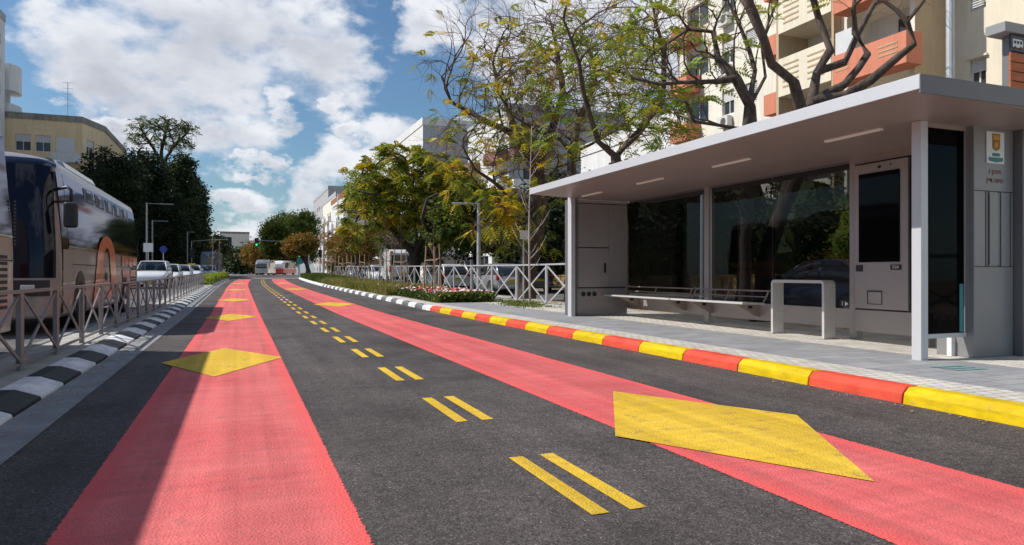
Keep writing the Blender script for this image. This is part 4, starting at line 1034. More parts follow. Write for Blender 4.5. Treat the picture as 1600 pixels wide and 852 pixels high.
block('apartment_block', 'pink brown block with white window bands in the middle distance', 17.5, 30, 122, 146, 14.5, 3.0, ('white_wall', 'pink_wall'), 'XY', 1.6, 1.6, 2, ['pink_wall', 'white_wall'], roofm='terra', heaters=3, seed=12)
block('apartment_block', 'cream and brown block above the orange leaved trees', 19., 34, 150, 175, 17.0, 3.0, ('cream2', 'pink_wall'), 'XY', 1.8, 1.8, 2, ['white_wall', 'pink_wall'], roofm='grey_wall', heaters=3, seed=13)
block('apartment_block', 'large pale green grey block farthest up the right side', 22., 52, 190, 230, 23.0, 3.0, ('grey_wall', 'grey_wall'), 'XY', 2.0, 2.4, None, None, roofm='grey_wall', heaters=3, seed=15)
block('tower_block', 'cream tower block small on the horizon beside the road end', -8, 4, 330, 345, 18, 3.2, ('cream2', 'cream2'), 'XY', 2.2, 2.5, None, None, seed=16, cat='tower block')
block('tower_block', 'blue grey tower block small on the horizon', -27, -18, 420, 440, 23, 3.2, ('grey_wall', 'grey_wall'), 'Y', 2.2, 2.5, None, None, seed=17, cat='tower block')
block('apartment_block', 'tall pale block at the left edge with a rounded balcony stack', -40, -26.6, 87, 100.8, 31.2, 3.0, ('white_wall', 'white_wall'), 'E', 1.5, 2.4, None, None, roofm='grey_wall', seed=21)
LB = [o for o in bpy.data.objects if o.get('label', '').startswith('tall pale block at the left')][0]
for z0_, z1_, m_ in ((17.6, 19.0, 'grey_wall'), (20.6, 22.0, 'white_wall'), (23.6, 26.9, 'white_wall')):
    b = MB(); pts = [(-29.4, 100.9)] + [(-26.6 + 1.0 * math.sin(math.pi * t / 10), 103.4 - 2.1 * math.cos(math.pi * t / 10)) for t in range(1, 10)] + [(-29.4, 105.6)]
    b.prism(pts, 'z', z0_, z1_); b.build('rounded_balcony', m_, LB, bevel=.03)
b = MB(); b.box(-29.3, -27.0, 100.9, 104.6, 16, 26.6); b.build('balcony_wall', 'grey_wall', LB)
# --- yellow block at the left with a splayed corner
Yb = thing('apartment_block', (-16, 75, .5), 'weathered yellow apartment block with stained parapet behind the coaches', 'apartment building')
FY = Face((-34, 75, 0), (1, 0, 0), (0, -1, 0)); hs = []
for f in range(5):
    z = 12.0 - 2.95 * f
    if z < 0: break
    hs += [(15.1, 16.4, z + .2, z + 1.7), (16.9, 18.2, z + .2, z + 1.7), (19.0 - .1, 19.3, z + .2, z + .8), (5, 6.4, z, z + 1.5), (9, 10.4, z, z + 1.5)] if f > 90 else [(15.0, 16.2, z + .1, z + 1.6), (16.55, 17.75, z + .1, z + 1.6), (5, 6.4, z, z + 1.5), (9, 10.4, z, z + 1.5)]
hs = [(a, c, d, e) for a, c, d, e in hs]
FYw = 20.25
facade(Yb, FY, 'yellow_wall', 0, FYw, .3, 15.0, hs)
for i, h in enumerate(hs): window(Yb, FY, h, style=1)
FS = Face((-13.75, 75, 0), Vector((1.2, 4, 0)).normalized(), Vector((4, -1.2, 0)).normalized()); hs = [(.8, 2.2, 12.1 - 2.95 * f, 13.6 - 2.95 * f) for f in range(4)]
facade(Yb, FS, 'yellow_wall', 0, 4.17, .3, 15.0, hs)
for h in hs:
    window(Yb, FS, h, style=1)
for f in range(4):
    b = MB(); FY.box(b, 17.95, 20.15, .003, .9, 11.0 - 2.95 * f + .1, 11.75 - 2.95 * f + .2); b.build('balcony', 'white_wall', Yb)
    b = MB(); FY.box(b, 18.2, 19.6, .004, .05, 12.1 - 2.95 * f, 13.5 - 2.95 * f); b.build('shutter', 'shutter', Yb)
FE2 = Face((-12.55, 79, 0), (0, 1, 0), (1, 0, 0)); facade(Yb, FE2, 'yellow_wall', 0, 14, .3, 15.0)
b = MB(); b.prism([(-34, 74.9), (-13.7, 74.9), (-12.45, 79), (-12.45, 93), (-34, 93)], 'z', 15.001, 15.55); b.build('parapet', 'roofdirt', Yb)
for (x, y, h) in ((-15.3, 77, 3.6),):
    an = thing('roof_antenna', (x, y, 15.55), 'thin television antenna on the roof of the yellow block', 'antenna')
    b = MB(); b.tube([(x, y, 15.55), (x, y, 15.55 + h)], .03, 6); b.build('mast', 'rail_r', an)
    b = MB()
    for k in range(5): b.bar((x - .5 + .06 * k, y, 19.1 - k * .55), (x + .5 - .06 * k, y, 19.1 - k * .55), .025)
    b.build('crossbar', 'rail_r', an)

Yb.scale = (1.35, 1.35, 1.35); Yb.location = (-16 * 1.35, 75 * 1.35, .6)
an.scale = (1.35, 1.35, 1.35); an.location = (-15.3 * 1.35, 77 * 1.35, .6 + 15.05 * 1.35)
# low stone wall segments and shop strip behind the parking lane
def low_wall(label, x0, x1, y0, y1, h, m='stone'):
    b = MB(); b.box(x0, x1, y0, y1, .1, h - .08); o = b.build('garden_wall', m, None, at=(x0, y0, .1)); tag(o, label, 'wall')
    c = MB(); c.box(x0 - .04, x1 + .04, y0, y1, h - .079, h); c.build('coping', 'stone', o)
low_wall('low yellow stone wall seen through the shelter glass', 19.6, 19.9, 6, 27, 1.05)
low_wall('farther low yellow stone wall behind the fence', 19.6, 19.9, 28.5, 56, 1.0)
sp = thing('shop_front', (20.2, 58, .4), 'single storey white shop with dark blue awning under the trees', 'shop')
F = Face((20.2, 64.5, .35), (0, -1, 0), (-1, 0, 0)); F2 = Face((20.2, 56, .35), (1, 0, 0), (0, -1, 0)); hs = [(.8, 3.6, .2, 2.3), (4.6, 7.6, .2, 2.3)]
facade(sp, F, 'white_wall', 0, 8.5, 0, 3.4, hs); facade(sp, F2, 'white_wall', 0, 6, 0, 3.4, [(1, 2.6, 1.0, 2.2)])
for h in hs: window(sp, F, h)
window(sp, F2, (1, 2.6, 1, 2.2)); b = MB(); b.box(20.1, 26.3, 55.9, 64.6, 3.751, 3.95); b.build('roof', 'grey_wall', sp)
b = MB(); b.obox((20.2, 56, 2.7), (1, 0, 0), (0, -1, 0), (0, 0, 1), .3, 5.5, .01, 1.0, 0, .5); b.build('awning', 'sign_blue', sp, bevel=.02)

# ------------------------------------------------------------------ lamps, signs, signals
def street_lamp(label, x, y, h, arm=(1, 0), L=1.4, r=.07, m='rail_r', group=None):
    z = gz(y); t = thing('street_lamp', (x, y, z), label, 'street lamp', group)
    b = MB(); b.tube([(x, y, z), (x, y, z + .5), (x, y, z + .52), (x, y, z + h)], [r * 1.35, r * 1.3, r, r * .8], 12); b.build('pole', m, t, smooth=False)
    b = MB(); a = Vector((arm[0], arm[1], 0)); p = Vector((x, y, z + h - .06)); b.bar(p, p + a * L, .05); b.build('arm', m, t)
    b = MB(); b.bar(p + a * L * .55, p + a * (L + .3), .20, .07); b.build('lamp_head', m, t, bevel=.02); return t
street_lamp('grey lamp post right of the round green tree', 8.35, 24.6, 3.75, (-.93, .37), .7, .085)
street_lamp('slim grey lamp post between the crowns beyond the flower bed', 14.3, 58, 6.0, (-1, 0), .8, .08)
street_lamp('tall round lamp mast rising above the roof end of the shelter', 13.39, 9.77, 12.5, (-1, 0), 1.6, .085, 'rail_r')
street_lamp('grey pole seen through the middle of the shelter glass', 11.2, 14.9, 3.6, (.3, 1), .5, .075)
street_lamp('nearer lamp post against the dark left trees', -7.9, 71, 7.1, (1, 0), 1.9, .085, 'rail_l')
street_lamp('farther lamp post against the dark left trees', -8.6, 82, 6.2, (1, 0), 1.2, .08, 'rail_l')
grp = 'thin pale poles at the far right kerb'
street_lamp('left one of two thin pale poles beyond the orange trees', 7.9, 88, 4.1, (1, 0), .3, .07, 'rail_r', grp)
street_lamp('right one of two thin pale poles beyond the orange trees', 8.3, 76, 4.3, (1, 0), .3, .07, 'rail_r', grp)
street_lamp('white double pole far behind the orange trees', 15.5, 120, 14, (1, 0), 1., .12, 'white')
street_lamp('pair of thin dark poles near the left road end', -6.4, 100, 6, (1, 0), .6, .1, 'rail_l')
def round_sign(label, x, y, h, r, m, face=(0, -1, 0), sq=False, mp='rail_r'):
    z = gz(y); t = thing('traffic_sign', (x, y, z), label, 'traffic sign')
    b = MB(); b.tube([(x, y, z), (x, y, z + h)], .03, 8); b.build('pole', mp, t)
    b = MB()
    if sq: b.box(x - r, x + r, y - .06, y - .035, z + h - 2 * r, z + h)
    else: b.disc((x, y - .05, z + h - r), face, r, 22, thick=.02)
    p = b.build('sign_plate', m, t); return t, p
round_sign('round blue sign on a thin pole in front of the dark left trees', -5.9, 64, 3.0, .28, 'sign_blue')
round_sign('grey square sign back on the nearer left lamp post', -7.7, 70.3, 3.4, .4, 'white', sq=True)
round_sign('small white sign on a pole beside the thin whitish sapling', 9.3, 22.5, 2.6, .16, 'white', sq=True)
round_sign('tiny green direction sign at the far right kerb', 7.6, 98, 2.6, .4, 'teal', sq=True)
def signal(label, x, y, h, arm, lit=None):
    z = gz(y); t = thing('traffic_light', (x, y, z), label, 'traffic light', 'traffic lights at the far junction')
    b = MB(); b.tube([(x, y, z), (x, y, z + h), (x + arm * .5, y, z + h + .25), (x + arm, y, z + h + .35)], [.09, .07, .05, .04], 8); b.build('mast', 'rail_r', t)
    for q, zz in ((arm, h + .2), (arm * .0, h - 1.6)):
        b = MB(); b.box(x + q - .28, x + q + .28, y - .3, y - .1, z + zz - .8, z + zz + .5); hd = b.build('signal_head', 'black', t, bevel=.03)
        for k in range(3):
            b = MB(); b.disc((x + q, y - .31, z + zz + .26 - k * .41), (0, -1, 0), .16, 12, thick=.02)
            b.build('lens', 'green_lit' if k == 2 and lit else 'solar', hd)
    return t
signal('traffic light with green lens on an arm from the right', 9.0, 118, 5.4, -6.5, True)
signal('second mast arm light hidden by green tree at the right', 13.0, 124, 5.6, -6.5)
signal('mast arm light over the road from the left', -6.6, 112, 5.2, 5.2)
signal('dark signal against the sky at the far left', -12.6, 128, 6.4, 2.2)
TREES = {'a': ([[(9.93, 24.03, 0.14), (10.16, 23.94, 1.76), (10.38, 23.86, 2.97), (10.47, 23.82, 4.17), (10.38, 23.86, 5.08)], [(10.47, 23.82, 3.74), (9.43, 23.74, 3.83), (8.59, 23.58, 4.41), (7.8, 23.41, 4.81), (7.24, 23.14, 5.57)], [(10.38, 23.86, 5.08), (9.92, 24.52, 6.31), (9.63, 25.13, 7.77), (9.32, 25.74, 9.4)], [(10.38, 23.86, 5.08), (11.01, 23.85, 6.5), (11.52, 23.9, 7.9), (11.39, 24.19, 9.69)], [(10.42, 23.84, 4.17), (10.96, 23.28, 5.04), (11.59, 22.69, 5.27)], [(9.87, 24.06, 6.22), (8.75, 24.89, 6.9), (7.61, 25.73, 7.72), (7.36, 26.22, 8.81)]], [((8.86, 24.46, 8.74), 2.29, 2.17), ((11.29, 24.57, 9.54), 2.17, 2.29), ((8.19, 24.72, 6.1), 1.49, 1.69), ((9.81, 23.01, 5.67), 1.69, 1.93), ((9.53, 24.19, 3.21), 1.44, 1.08)]), 'b': ([[(10.66, 21.6, 0.12), (10.72, 21.57, 3.04), (10.72, 21.57, 4.49), (10.72, 21.57, 5.27)], [(10.72, 21.57, 5.27), (10.17, 21.34, 5.67), (9.29, 21.23, 5.87), (8.33, 21.16, 6.31), (7.7, 20.96, 7.04)], [(10.72, 21.57, 5.27), (11.58, 21.68, 5.68), (12.42, 21.8, 6.15), (13.28, 21.92, 6.65)], [(10.72, 21.57, 5.27), (11.06, 21.66, 6.42), (11.68, 21.64, 7.83), (11.47, 21.95, 9.48)]], [((10.24, 22.84, 7.99), 2.44, 2.44), ((11.6, 20.15, 8.07), 1.89, 2.0), ((12.1, 21.03, 6.38), 1.33, 0.89)]), 'c': ([[(10.35, 17.42, 0.1), (10.29, 17.44, 2.72), (10.19, 17.48, 3.83), (10.12, 17.51, 4.48)], [(10.12, 17.51, 4.48), (9.49, 17.38, 4.84), (9.04, 17.18, 5.7), (8.66, 16.96, 6.85), (8.1, 16.8, 7.95)], [(10.12, 17.51, 4.48), (10.96, 17.55, 5.29), (11.78, 17.61, 6.23), (12.01, 17.89, 7.68), (11.9, 18.31, 9.37)]], [((9.57, 17.73, 7.72), 1.67, 1.85), ((11.86, 17.9, 8.25), 1.3, 1.85), ((10.78, 17.25, 5.5), 1.48, 0.83), ((9.48, 17.76, 5.5), 0.93, 0.93)]), 'd': ([[(12.18, 14.55, 0.1), (12.27, 14.51, 2.56), (12.37, 14.48, 4.06), (12.37, 14.48, 5.47)], [(12.37, 14.48, 5.47), (11.81, 14.35, 6.1), (10.78, 14.42, 5.92), (9.63, 14.54, 5.77), (8.88, 14.5, 5.84)], [(12.37, 14.48, 5.47), (12.71, 14.68, 6.48), (12.61, 15.06, 7.61), (12.33, 15.51, 9.13)], [(12.02, 14.61, 6.19), (11.69, 14.91, 6.74), (11.68, 15.08, 7.5), (11.15, 15.46, 7.64), (10.68, 15.82, 7.27)], [(12.37, 14.48, 4.89), (11.49, 14.58, 4.91), (10.75, 14.64, 4.96), (10.43, 14.53, 5.39)], [(12.37, 14.48, 5.47), (12.92, 14.53, 6.3), (13.0, 14.77, 7.23), (13.58, 14.81, 8.52)]], [((10.63, 15.16, 6.72), 1.5, 1.33), ((12.02, 14.61, 7.72), 1.33, 1.33), ((10.63, 15.16, 5.39), 1.0, 0.42)]), 'e': ([[(9.81, 11.18, 0.1), (9.9, 11.15, 1.33), (10.05, 11.09, 1.85), (10.44, 10.94, 3.01), (10.78, 10.8, 4.57)], [(10.7, 10.83, 4.31), (10.26, 10.74, 4.91), (9.67, 10.71, 5.2), (9.35, 10.57, 5.61), (8.94, 10.47, 6.13), (8.64, 10.33, 6.75)], [(10.86, 10.77, 4.5), (11.07, 10.95, 5.26), (11.8, 10.92, 5.53), (12.28, 11.0, 6.25), (12.78, 11.07, 6.92), (13.32, 11.12, 7.55)], [(10.86, 10.77, 4.44), (11.5, 10.65, 4.96), (11.87, 10.63, 5.34), (12.15, 10.66, 5.67), (12.0, 10.85, 6.16), (12.15, 10.92, 7.29)], [(10.86, 10.77, 4.37), (11.74, 10.24, 4.96), (12.06, 9.93, 5.34), (12.26, 9.66, 5.59), (11.97, 9.6, 5.94), (12.09, 9.36, 6.28)], [(11.2, 10.64, 5.35), (11.29, 10.81, 5.69), (11.23, 11.05, 6.4), (11.15, 11.29, 7.28)]], [((9.47, 11.32, 6.77), 0.65, 0.52), ((11.76, 10.41, 6.64), 0.78, 0.39), ((12.85, 9.99, 6.51), 0.16, 0.26), ((10.8, 10.79, 6.64), 0.52, 0.52)]), 'f': ([[(9.82, 41.27, 0.3), (9.89, 41.24, 2.25), (10.15, 41.14, 2.95), (10.62, 40.96, 3.49)], [(9.97, 41.22, 2.48), (8.55, 40.98, 3.68), (7.35, 40.67, 4.76), (6.36, 40.27, 5.8)], [(10.62, 40.96, 3.49), (11.69, 41.33, 4.56), (11.74, 42.1, 6.23)], [(10.62, 40.96, 3.49), (9.87, 41.65, 4.92), (9.77, 42.08, 6.94), (9.48, 42.59, 8.18)]], [((8.16, 41.93, 6.06), 2.8, 2.02), ((10.15, 41.14, 6.06), 2.33, 2.33), ((6.91, 40.27, 5.16), 1.63, 1.75), ((9.6, 41.36, 4.11), 2.72, 1.09), ((11.96, 42.58, 5.48), 1.75, 1.94), ((9.6, 41.36, 7.81), 2.33, 0.86)]), 'g': ([[(9.78, 34.84, 0.24), (9.6, 34.91, 1.85), (9.22, 35.06, 2.95)], [(9.22, 35.06, 2.95), (8.7, 34.59, 3.97), (8.78, 33.88, 4.88)], [(9.41, 34.99, 2.52), (10.65, 35.18, 3.73), (11.57, 35.49, 4.81)]], [((10.56, 34.53, 3.85), 1.6, 1.33), ((11.18, 34.29, 5.02), 1.17, 1.17), ((9.78, 34.84, 3.18), 1.0, 0.67)]), 'p': ([[(-11.25, 124.81, 0.63), (-11.44, 124.88, 11.21), (-11.54, 124.92, 18.26), (-11.83, 125.03, 20.96)], [(-11.54, 124.92, 18.26), (-12.99, 125.49, 21.37), (-14.08, 123.77, 23.05)], [(-11.54, 124.92, 18.99), (-10.07, 126.49, 22.16), (-8.31, 125.8, 24.06)], [(-11.83, 125.03, 20.96), (-11.25, 124.81, 23.86), (-10.86, 124.65, 25.11)]], [((-14.02, 124.82, 23.97), 2.6, 1.5), ((-10.96, 125.77, 25.43), 3.8, 1.3), ((-8.43, 124.77, 24.38), 2.1, 1.3), ((-15.4, 126.44, 22.41), 1.6, 1.0), ((-10.86, 124.65, 22.41), 3.6, 1.3), ((-7.68, 123.4, 22.1), 1.5, 0.8)])}
CROWNS = {'l1': [((-15.17, 96.26, 11.02), 3.11, 4.82), ((-16.57, 94.66, 8.5), 2.28, 3.8), ((-13.15, 96.54, 11.92), 2.68, 3.54), ((-13.72, 95.69, 6.35), 3.5, 4.67)], 'l2': [((-12.37, 108.05, 13.77), 3.2, 4.62), ((-11.01, 106.44, 7.92), 3.96, 5.72)], 'l3': [((-9.73, 119.91, 13.85), 3.4, 4.2), ((-10.01, 117.87, 7.72), 3.93, 6.09), ((-8.61, 119.47, 17.35), 2.0, 2.2)], 'l4': [((-7.4, 131.89, 13.04), 2.22, 4.67), ((-7.71, 132.01, 7.49), 2.89, 5.78), ((-8.74, 132.42, 16.93), 1.78, 2.0)], 'l5': [((-5.04, 173.95, 7.4), 2.52, 2.52), ((-6.7, 174.6, 6.36), 2.37, 2.96)], 'rust1': [((6.85, 83.28, 4.4), 1.78, 1.33), ((5.75, 83.72, 4.17), 1.11, 1.11)], 'rust2': [((9.9, 62.74, 4.52), 1.61, 1.03), ((8.84, 63.16, 3.54), 1.15, 1.03)], 'bushy': [((7.67, 123.8, 7.93), 4.15, 3.5), ((5.43, 124.69, 6.84), 2.4, 3.28), ((10.51, 122.68, 8.69), 2.4, 2.84), ((9.7, 123.0, 4.76), 3.06, 1.75)]}
# ------------------------------------------------------------------ trees
def grow(limbs, ells, natt, step, infl, kill, seed, iters=110):
    r = np.random.RandomState(seed)
    nodes = []; par = []; fixed = []
    for li, L in enumerate(limbs):
        pts = [np.array(p, float) for p in L]
        dense = [pts[0]]
        for a, b_ in zip(pts, pts[1:]):
            n = max(1, int(np.linalg.norm(b_ - a) / (step * 1.6)))
            for i in range(1, n + 1):
                j = r.normal(0, step * .10, 3) if i < n else 0
                dense.append(a + (b_ - a) * i / n + j)
        if li == 0: parent = -1; start = 0
        else:
            arr = np.array(nodes); parent = int(np.argmin(((arr - dense[0]) ** 2).sum(1))); start = 1
        for p in dense[start:]:
            nodes.append(p); par.append(parent); parent = len(nodes) - 1; fixed.append(li)
    atts = []
    vol = np.array([a[1] ** 2 * a[2] for a in ells]) ** .7; vol = vol / vol.sum()
    for (c, rx, rz), w in zip(ells, vol):
        n = int(natt * w); q = r.normal(0, 1, (n, 3)); q /= np.linalg.norm(q, axis=1)[:, None]; q *= (r.rand(n, 1) ** .36)
        atts.append(np.array(c) + q * np.array([rx, rx * .9, rz]))
    A_ = np.concatenate(atts); n0 = len(nodes); nd = np.array(nodes)
    lo = int(len([1 for f in fixed if f == 0]) * .7)
    d = np.full(len(A_), 1e9); ix = np.zeros(len(A_), int)
    for k in range(len(nd)):
        if k < lo: continue
        q = ((A_ - nd[k]) ** 2).sum(1); m = q < d; d[m] = q[m]; ix[m] = k
    alive = np.ones(len(A_), bool); nodes = [n for n in nd]
    for it in range(iters):
        use = alive & (d < infl ** 2)
        if not use.any():
            use = alive & (d <= np.min(d[alive]) * 1.5) if alive.any() else use
            if not use.any(): break
        new = []
        for k in np.unique(ix[use]):
            v = A_[use & (ix == k)] - nodes[k]; v = (v / np.linalg.norm(v, axis=1)[:, None]).mean(0); v = v / (np.linalg.norm(v) + 1e-6) + r.normal(0, .20, 3)
            if par[k] >= 0: pd = nodes[k] - nodes[par[k]]; v = v + .75 * pd / (np.linalg.norm(pd) + 1e-6)
            l = np.linalg.norm(v)
            if l < 1e-3: continue
            new.append((k, nodes[k] + v / l * step))
        if not new: break
        for k, p in new:
            nodes.append(p); par.append(int(k)); i = len(nodes) - 1
            q = ((A_ - p) ** 2).sum(1); m = q < d; d[m] = q[m]; ix[m] = i
        alive &= d > kill ** 2
        if not alive.any() or len(nodes) > 5200: break
    return np.array(nodes), np.array(par), n0
def wood_mesh(b, P, par, rbase, rtip, n_fixed, minfix, k=6, expo=.5, knob=0., rs=None):
    n = len(P); cnt = np.ones(n); ch = [[] for _ in range(n)]
    for i in range(n - 1, 0, -1):
        pass
    order = range(n - 1, -1, -1)
    for i in order:
        if par[i] >= 0: cnt[par[i]] += cnt[i]; ch[par[i]].append(i)
    cnt = np.ones(n)
    # children always have larger index than parents
    for i in range(n - 1, 0, -1):
        if par[i] >= 0: cnt[par[i]] += cnt[i]
    rad = rtip + (rbase - rtip) * (cnt / cnt[0]) ** expo
    for i in range(n_fixed): rad[i] = max(rad[i], minfix)
    rs = rs or random.Random(3)
    if knob:
        for i in range(1, n_fixed): rad[i] *= 1 + knob * (rs.random() - .3)
    ref = Vector((.31, .52, .79))
    dirs = []
    for i in range(n):
        dirs.append(Vector(P[i] - P[par[i]]).normalized() if par[i] >= 0 else Vector((0, 0, 1)))
    def ring(p, d, r, kk):
        a = d.cross(ref)
        if a.length < .05: a = d.cross(Vector((1, 0, 0)))
        a.normalize(); c = d.cross(a)
        return [Vector(p) + (a * math.cos(2 * math.pi * j / kk) + c * math.sin(2 * math.pi * j / kk)) * r for j in range(kk)]
    vs = []; fs = []; rid = {}
    for i in range(n):
        kk = k
        rid[i] = len(vs); r0 = rad[i] * (1.35 if i == 0 else 1)
        vs.extend(ring(P[i], dirs[i], r0, kk))
        if par[i] >= 0:
            p = par[i]; main = max(ch[p], key=lambda q: cnt[q])
            if i == main: base = rid[p]
            else:
                base = len(vs); vs.extend(ring(P[p], dirs[i], min(rad[p], rad[i] * 1.35), kk))
            fs.extend([(base + j, base + (j + 1) % kk, rid[i] + (j + 1) % kk, rid[i] + j) for j in range(kk)])
        if not ch[i]: fs.append(tuple(rid[i] + j for j in range(kk)))
    b.add(vs, fs); return rad, ch, dirs
def twigs(b, P, idx, dirs, n, ln, r, rs):
    tips = []
    for i in idx:
        for q in range(n):
            d = (dirs[i] + Vector((rs.gauss(0, .6), rs.gauss(0, .6), rs.gauss(.1, .5)))).normalized(); p = Vector(P[i]); l = ln * rs.uniform(.5, 1.2)
            p1 = p + d * l * .5; d2 = (d + Vector((rs.gauss(0, .4), rs.gauss(0, .4), rs.gauss(.05, .35)))).normalized(); p2 = p1 + d2 * l * .5
            b.tube([p, p1, p2], [r, r * .75, r * .4], 3, 1, cap=False); tips.append((p2, d2))
            if rs.random() < .6:
                d3 = (d + Vector((rs.gauss(0, .7), rs.gauss(0, .7), rs.gauss(0, .5)))).normalized(); b.tube([p1, p1 + d3 * l * .45], [r * .7, r * .35], 3, 1, cap=False)
    return tips
def leaf_frond(vs, fs, p, d, rs, ln, nl, lw, droop=.5):
    """feathery compound leaf: leaflets in pairs along a drooping stalk"""
    n0 = len(vs); side = d.cross(Vector((0, 0, 1)))
    if side.length < .1: side = Vector((1, 0, 0))
    side.normalize(); tw = rs.uniform(-.7, .7); up = side.cross(d).normalized(); side = (side * math.cos(tw) + up * math.sin(tw))
    for k in range(nl):
        t = (k + .6) / nl; c = p + d * ln * t + Vector((0, 0, -droop * ln * t * t)); w = ln * .36 * math.sin(math.pi * min(.95, t * .8 + .18))
        f = d * lw
        for s_ in (-1, 1):
            e = c + side * s_ * w + d * w * .35 + Vector((0, 0, -.22 * w)); m = (c + e) * .5
            i = len(vs); vs += [c, m + f, e, m - f]; fs.append((i, i + 1, i + 2, i + 3))
def leafy(b, anchors, rs, ln, nl, lw, per, droop=.5):
    vs = []; fs = []
    for p, d in anchors:
        for _ in range(per):
            dd = (Vector(d) * .6 + Vector((rs.gauss(0, .7), rs.gauss(0, .7), rs.gauss(0, .35)))).normalized()
            leaf_frond(vs, fs, Vector(p), dd, rs, ln * rs.uniform(.7, 1.2), nl, lw, droop)
    b.add(vs, fs)
def clumps(b, cens, rs, n, size, quads=2, core=None):
    """leaf sized faces gathered into tufts spread through the given ellipsoids"""
    vs = []; fs = []
    tot = sum((c[1] * c[2]) for c in cens)
    for (c, rx, rz) in cens:
        m = int(n * rx * rz / tot)
        tufts = []
        for _ in range(max(4, m // 28)):
            q = Vector((rs.gauss(0, 1), rs.gauss(0, 1), rs.gauss(0, 1))).normalized() * (rs.random() ** .28) * rs.uniform(.86, 1.13)
            tufts.append(Vector(c) + Vector((q.x * rx, q.y * rx, q.z * rz)))
        for _ in range(m):
            t = rs.choice(tufts); sg = size * 1.9
            p = t + Vector((rs.gauss(0, sg), rs.gauss(0, sg), rs.gauss(0, sg * .7)))
            a = Vector((rs.gauss(0, 1), rs.gauss(0, 1), rs.gauss(0, .6))).normalized(); c2 = a.cross(Vector((rs.gauss(0, 1), rs.gauss(0, 1), rs.gauss(0, 1)))).normalized()
            s1 = size * rs.uniform(.6, 1.3); s2 = s1 * .5; i = len(vs)
            vs += [p - a * s1, p + c2 * s2, p + a * s1, p - c2 * s2]; fs.append((i, i + 1, i + 2, i + 3))
    b.add(vs, fs)
def blobcore(b, c, rx, rz, rs, k=.72):  # hidden solid core added inside the leaves to block light
    vs = []; fs = []; nu, nv = 12, 7
    for j in range(nv + 1):
        ph = math.pi * j / nv
        for i in range(nu):
            th = 2 * math.pi * i / nu; q = k * rs.uniform(.8, 1.12)
            vs.append((c[0] + rx * q * math.sin(ph) * math.cos(th), c[1] + rx * q * math.sin(ph) * math.sin(th), c[2] + rz * q * math.cos(ph)))
    for j in range(nv):
        for i in range(nu): fs.append((j * nu + i, j * nu + (i + 1) % nu, (j + 1) * nu + (i + 1) % nu, (j + 1) * nu + i))
    b.add(vs, fs)
def tree(key, label, natt, step, infl, kill, rbase, rtip, minfix, leafm, seed, lfrac, per, ln, nl, lw, twn, twl, barkm='bark', leafband=None, expo=.5, knob=0., twr=.008, name='tree', group=None, droop=.5, fill=None):
    limbs, ells = TREES[key]; rs = random.Random(seed)
    P, par, nf = grow(limbs, ells, natt, step, infl, kill, seed)
    root = thing(name, tuple(P[0]), label, 'tree', group)
    b = MB(); rad, ch, dirs = wood_mesh(b, P, par, rbase, rtip, nf, minfix, 6, expo, knob, rs)
    tips = [i for i in range(nf, len(P)) if len(ch[i]) == 0]
    mids = [i for i in range(nf, len(P)) if rs.random() < .30]
    tp = twigs(b, P, tips, dirs, twn, twl, twr, rs); tp += twigs(b, P, mids, dirs, 1, twl * .8, twr, rs)
    b.build('trunk', [barkm, 'twig'], root, smooth=True)
    if leafm:
        for (m_, fr, band) in leafm:
            an = [(p, d) for p, d in tp if rs.random() < fr * (band(p, rs) if band else 1)]
            if an:
                b = MB(); leafy(b, an, rs, ln, nl, lw, per, droop); b.build('crown', m_, root)
    if fill:
        for m_, n_, sz in fill:
            b = MB(); clumps(b, [(c, rx * .92, rz * .92) for c, rx, rz in ells], rs, n_, sz); b.build('crown', m_, root)
    print('tree', key, len(P), 'nodes'); return root
def lowband(z0, z1): return lambda p, rs: max(.03, min(1, (z1 - p.z) / (z1 - z0)))
def patchy(sc, z0=None, z1=None):
    from mathutils import noise as mn
    def f(p, rs):
        k = mn.noise(Vector(p) * sc); k = max(0, min(1, (k + .26) * 2.2))
        if z0 is not None: k *= max(.04, min(1, (z1 - p.z) / (z1 - z0)))
        return k
    return f
tree('a', 'wide mostly bare tree with reddish twigs and yellow leaves left of the shelter', 3600, .34, 2.2, .48, .36, .008, .04, [('lf_mix', .6, patchy(.35, 5., 11)), ('lf_green', .65, patchy(.5, 3.5, 8.5))], 5, 2, 3, .44, 7, .03, 4, 1.05, expo=.66)
tree('b', 'forked dark tree behind the far end of the shelter with sparse bare crown', 2900, .34, 2.2, .48, .16, .007, .034, [('lf_fresh', .5, patchy(.4, 5.5, 11.5)), ('lf_mix', .42, patchy(.6, 5, 12))], 6, 2, 3, .44, 7, .03, 4, .95, expo=.66)
tree('c', 'leafier tree spreading fresh green fronds over the shelter roof', 2400, .32, 2.2, .46, .15, .007, .034, [('lf_fresh', .72, patchy(.5, 6., 11.5)), ('lf_mix', .16, patchy(.9))], 8, 2, 3, .44, 7, .03, 4, .85, expo=.66)
tree('d', 'thick limbed tree with long level boughs in front of the cream house', 1200, .32, 2.2, .5, .175, .008, .038, [('lf_fresh', .65, patchy(.5, 5.4, 9.)), ('lf_green', .2, patchy(.9, 5, 9))], 9, 2, 3, .44, 7, .03, 3, .75, expo=.66, knob=.35)
tree('e', 'pruned bare tree with knobbly crooked limbs nearest the cream house', 260, .30, 2.0, .6, .17, .008, .042, [('lf_fresh', .12, None)], 10, 1, 2, .36, 7, .02, 2, .6, expo=.5, knob=.5)
tree('f', 'round green and yellow tree with dark forked trunk beyond the flower bed', 2400, .55, 3.4, .8, .34, .03, .09, [('lf_green', .8, None), ('lf_mix', .9, patchy(.3)), ('lf_fresh', .5, patchy(.5))], 12, 1, 10, .55, 6, .05, 2, .8, 'bark_d', expo=.58, twr=.015, fill=[('lf_fresh', 7000, .09), ('lf_mix', 7000, .09)])
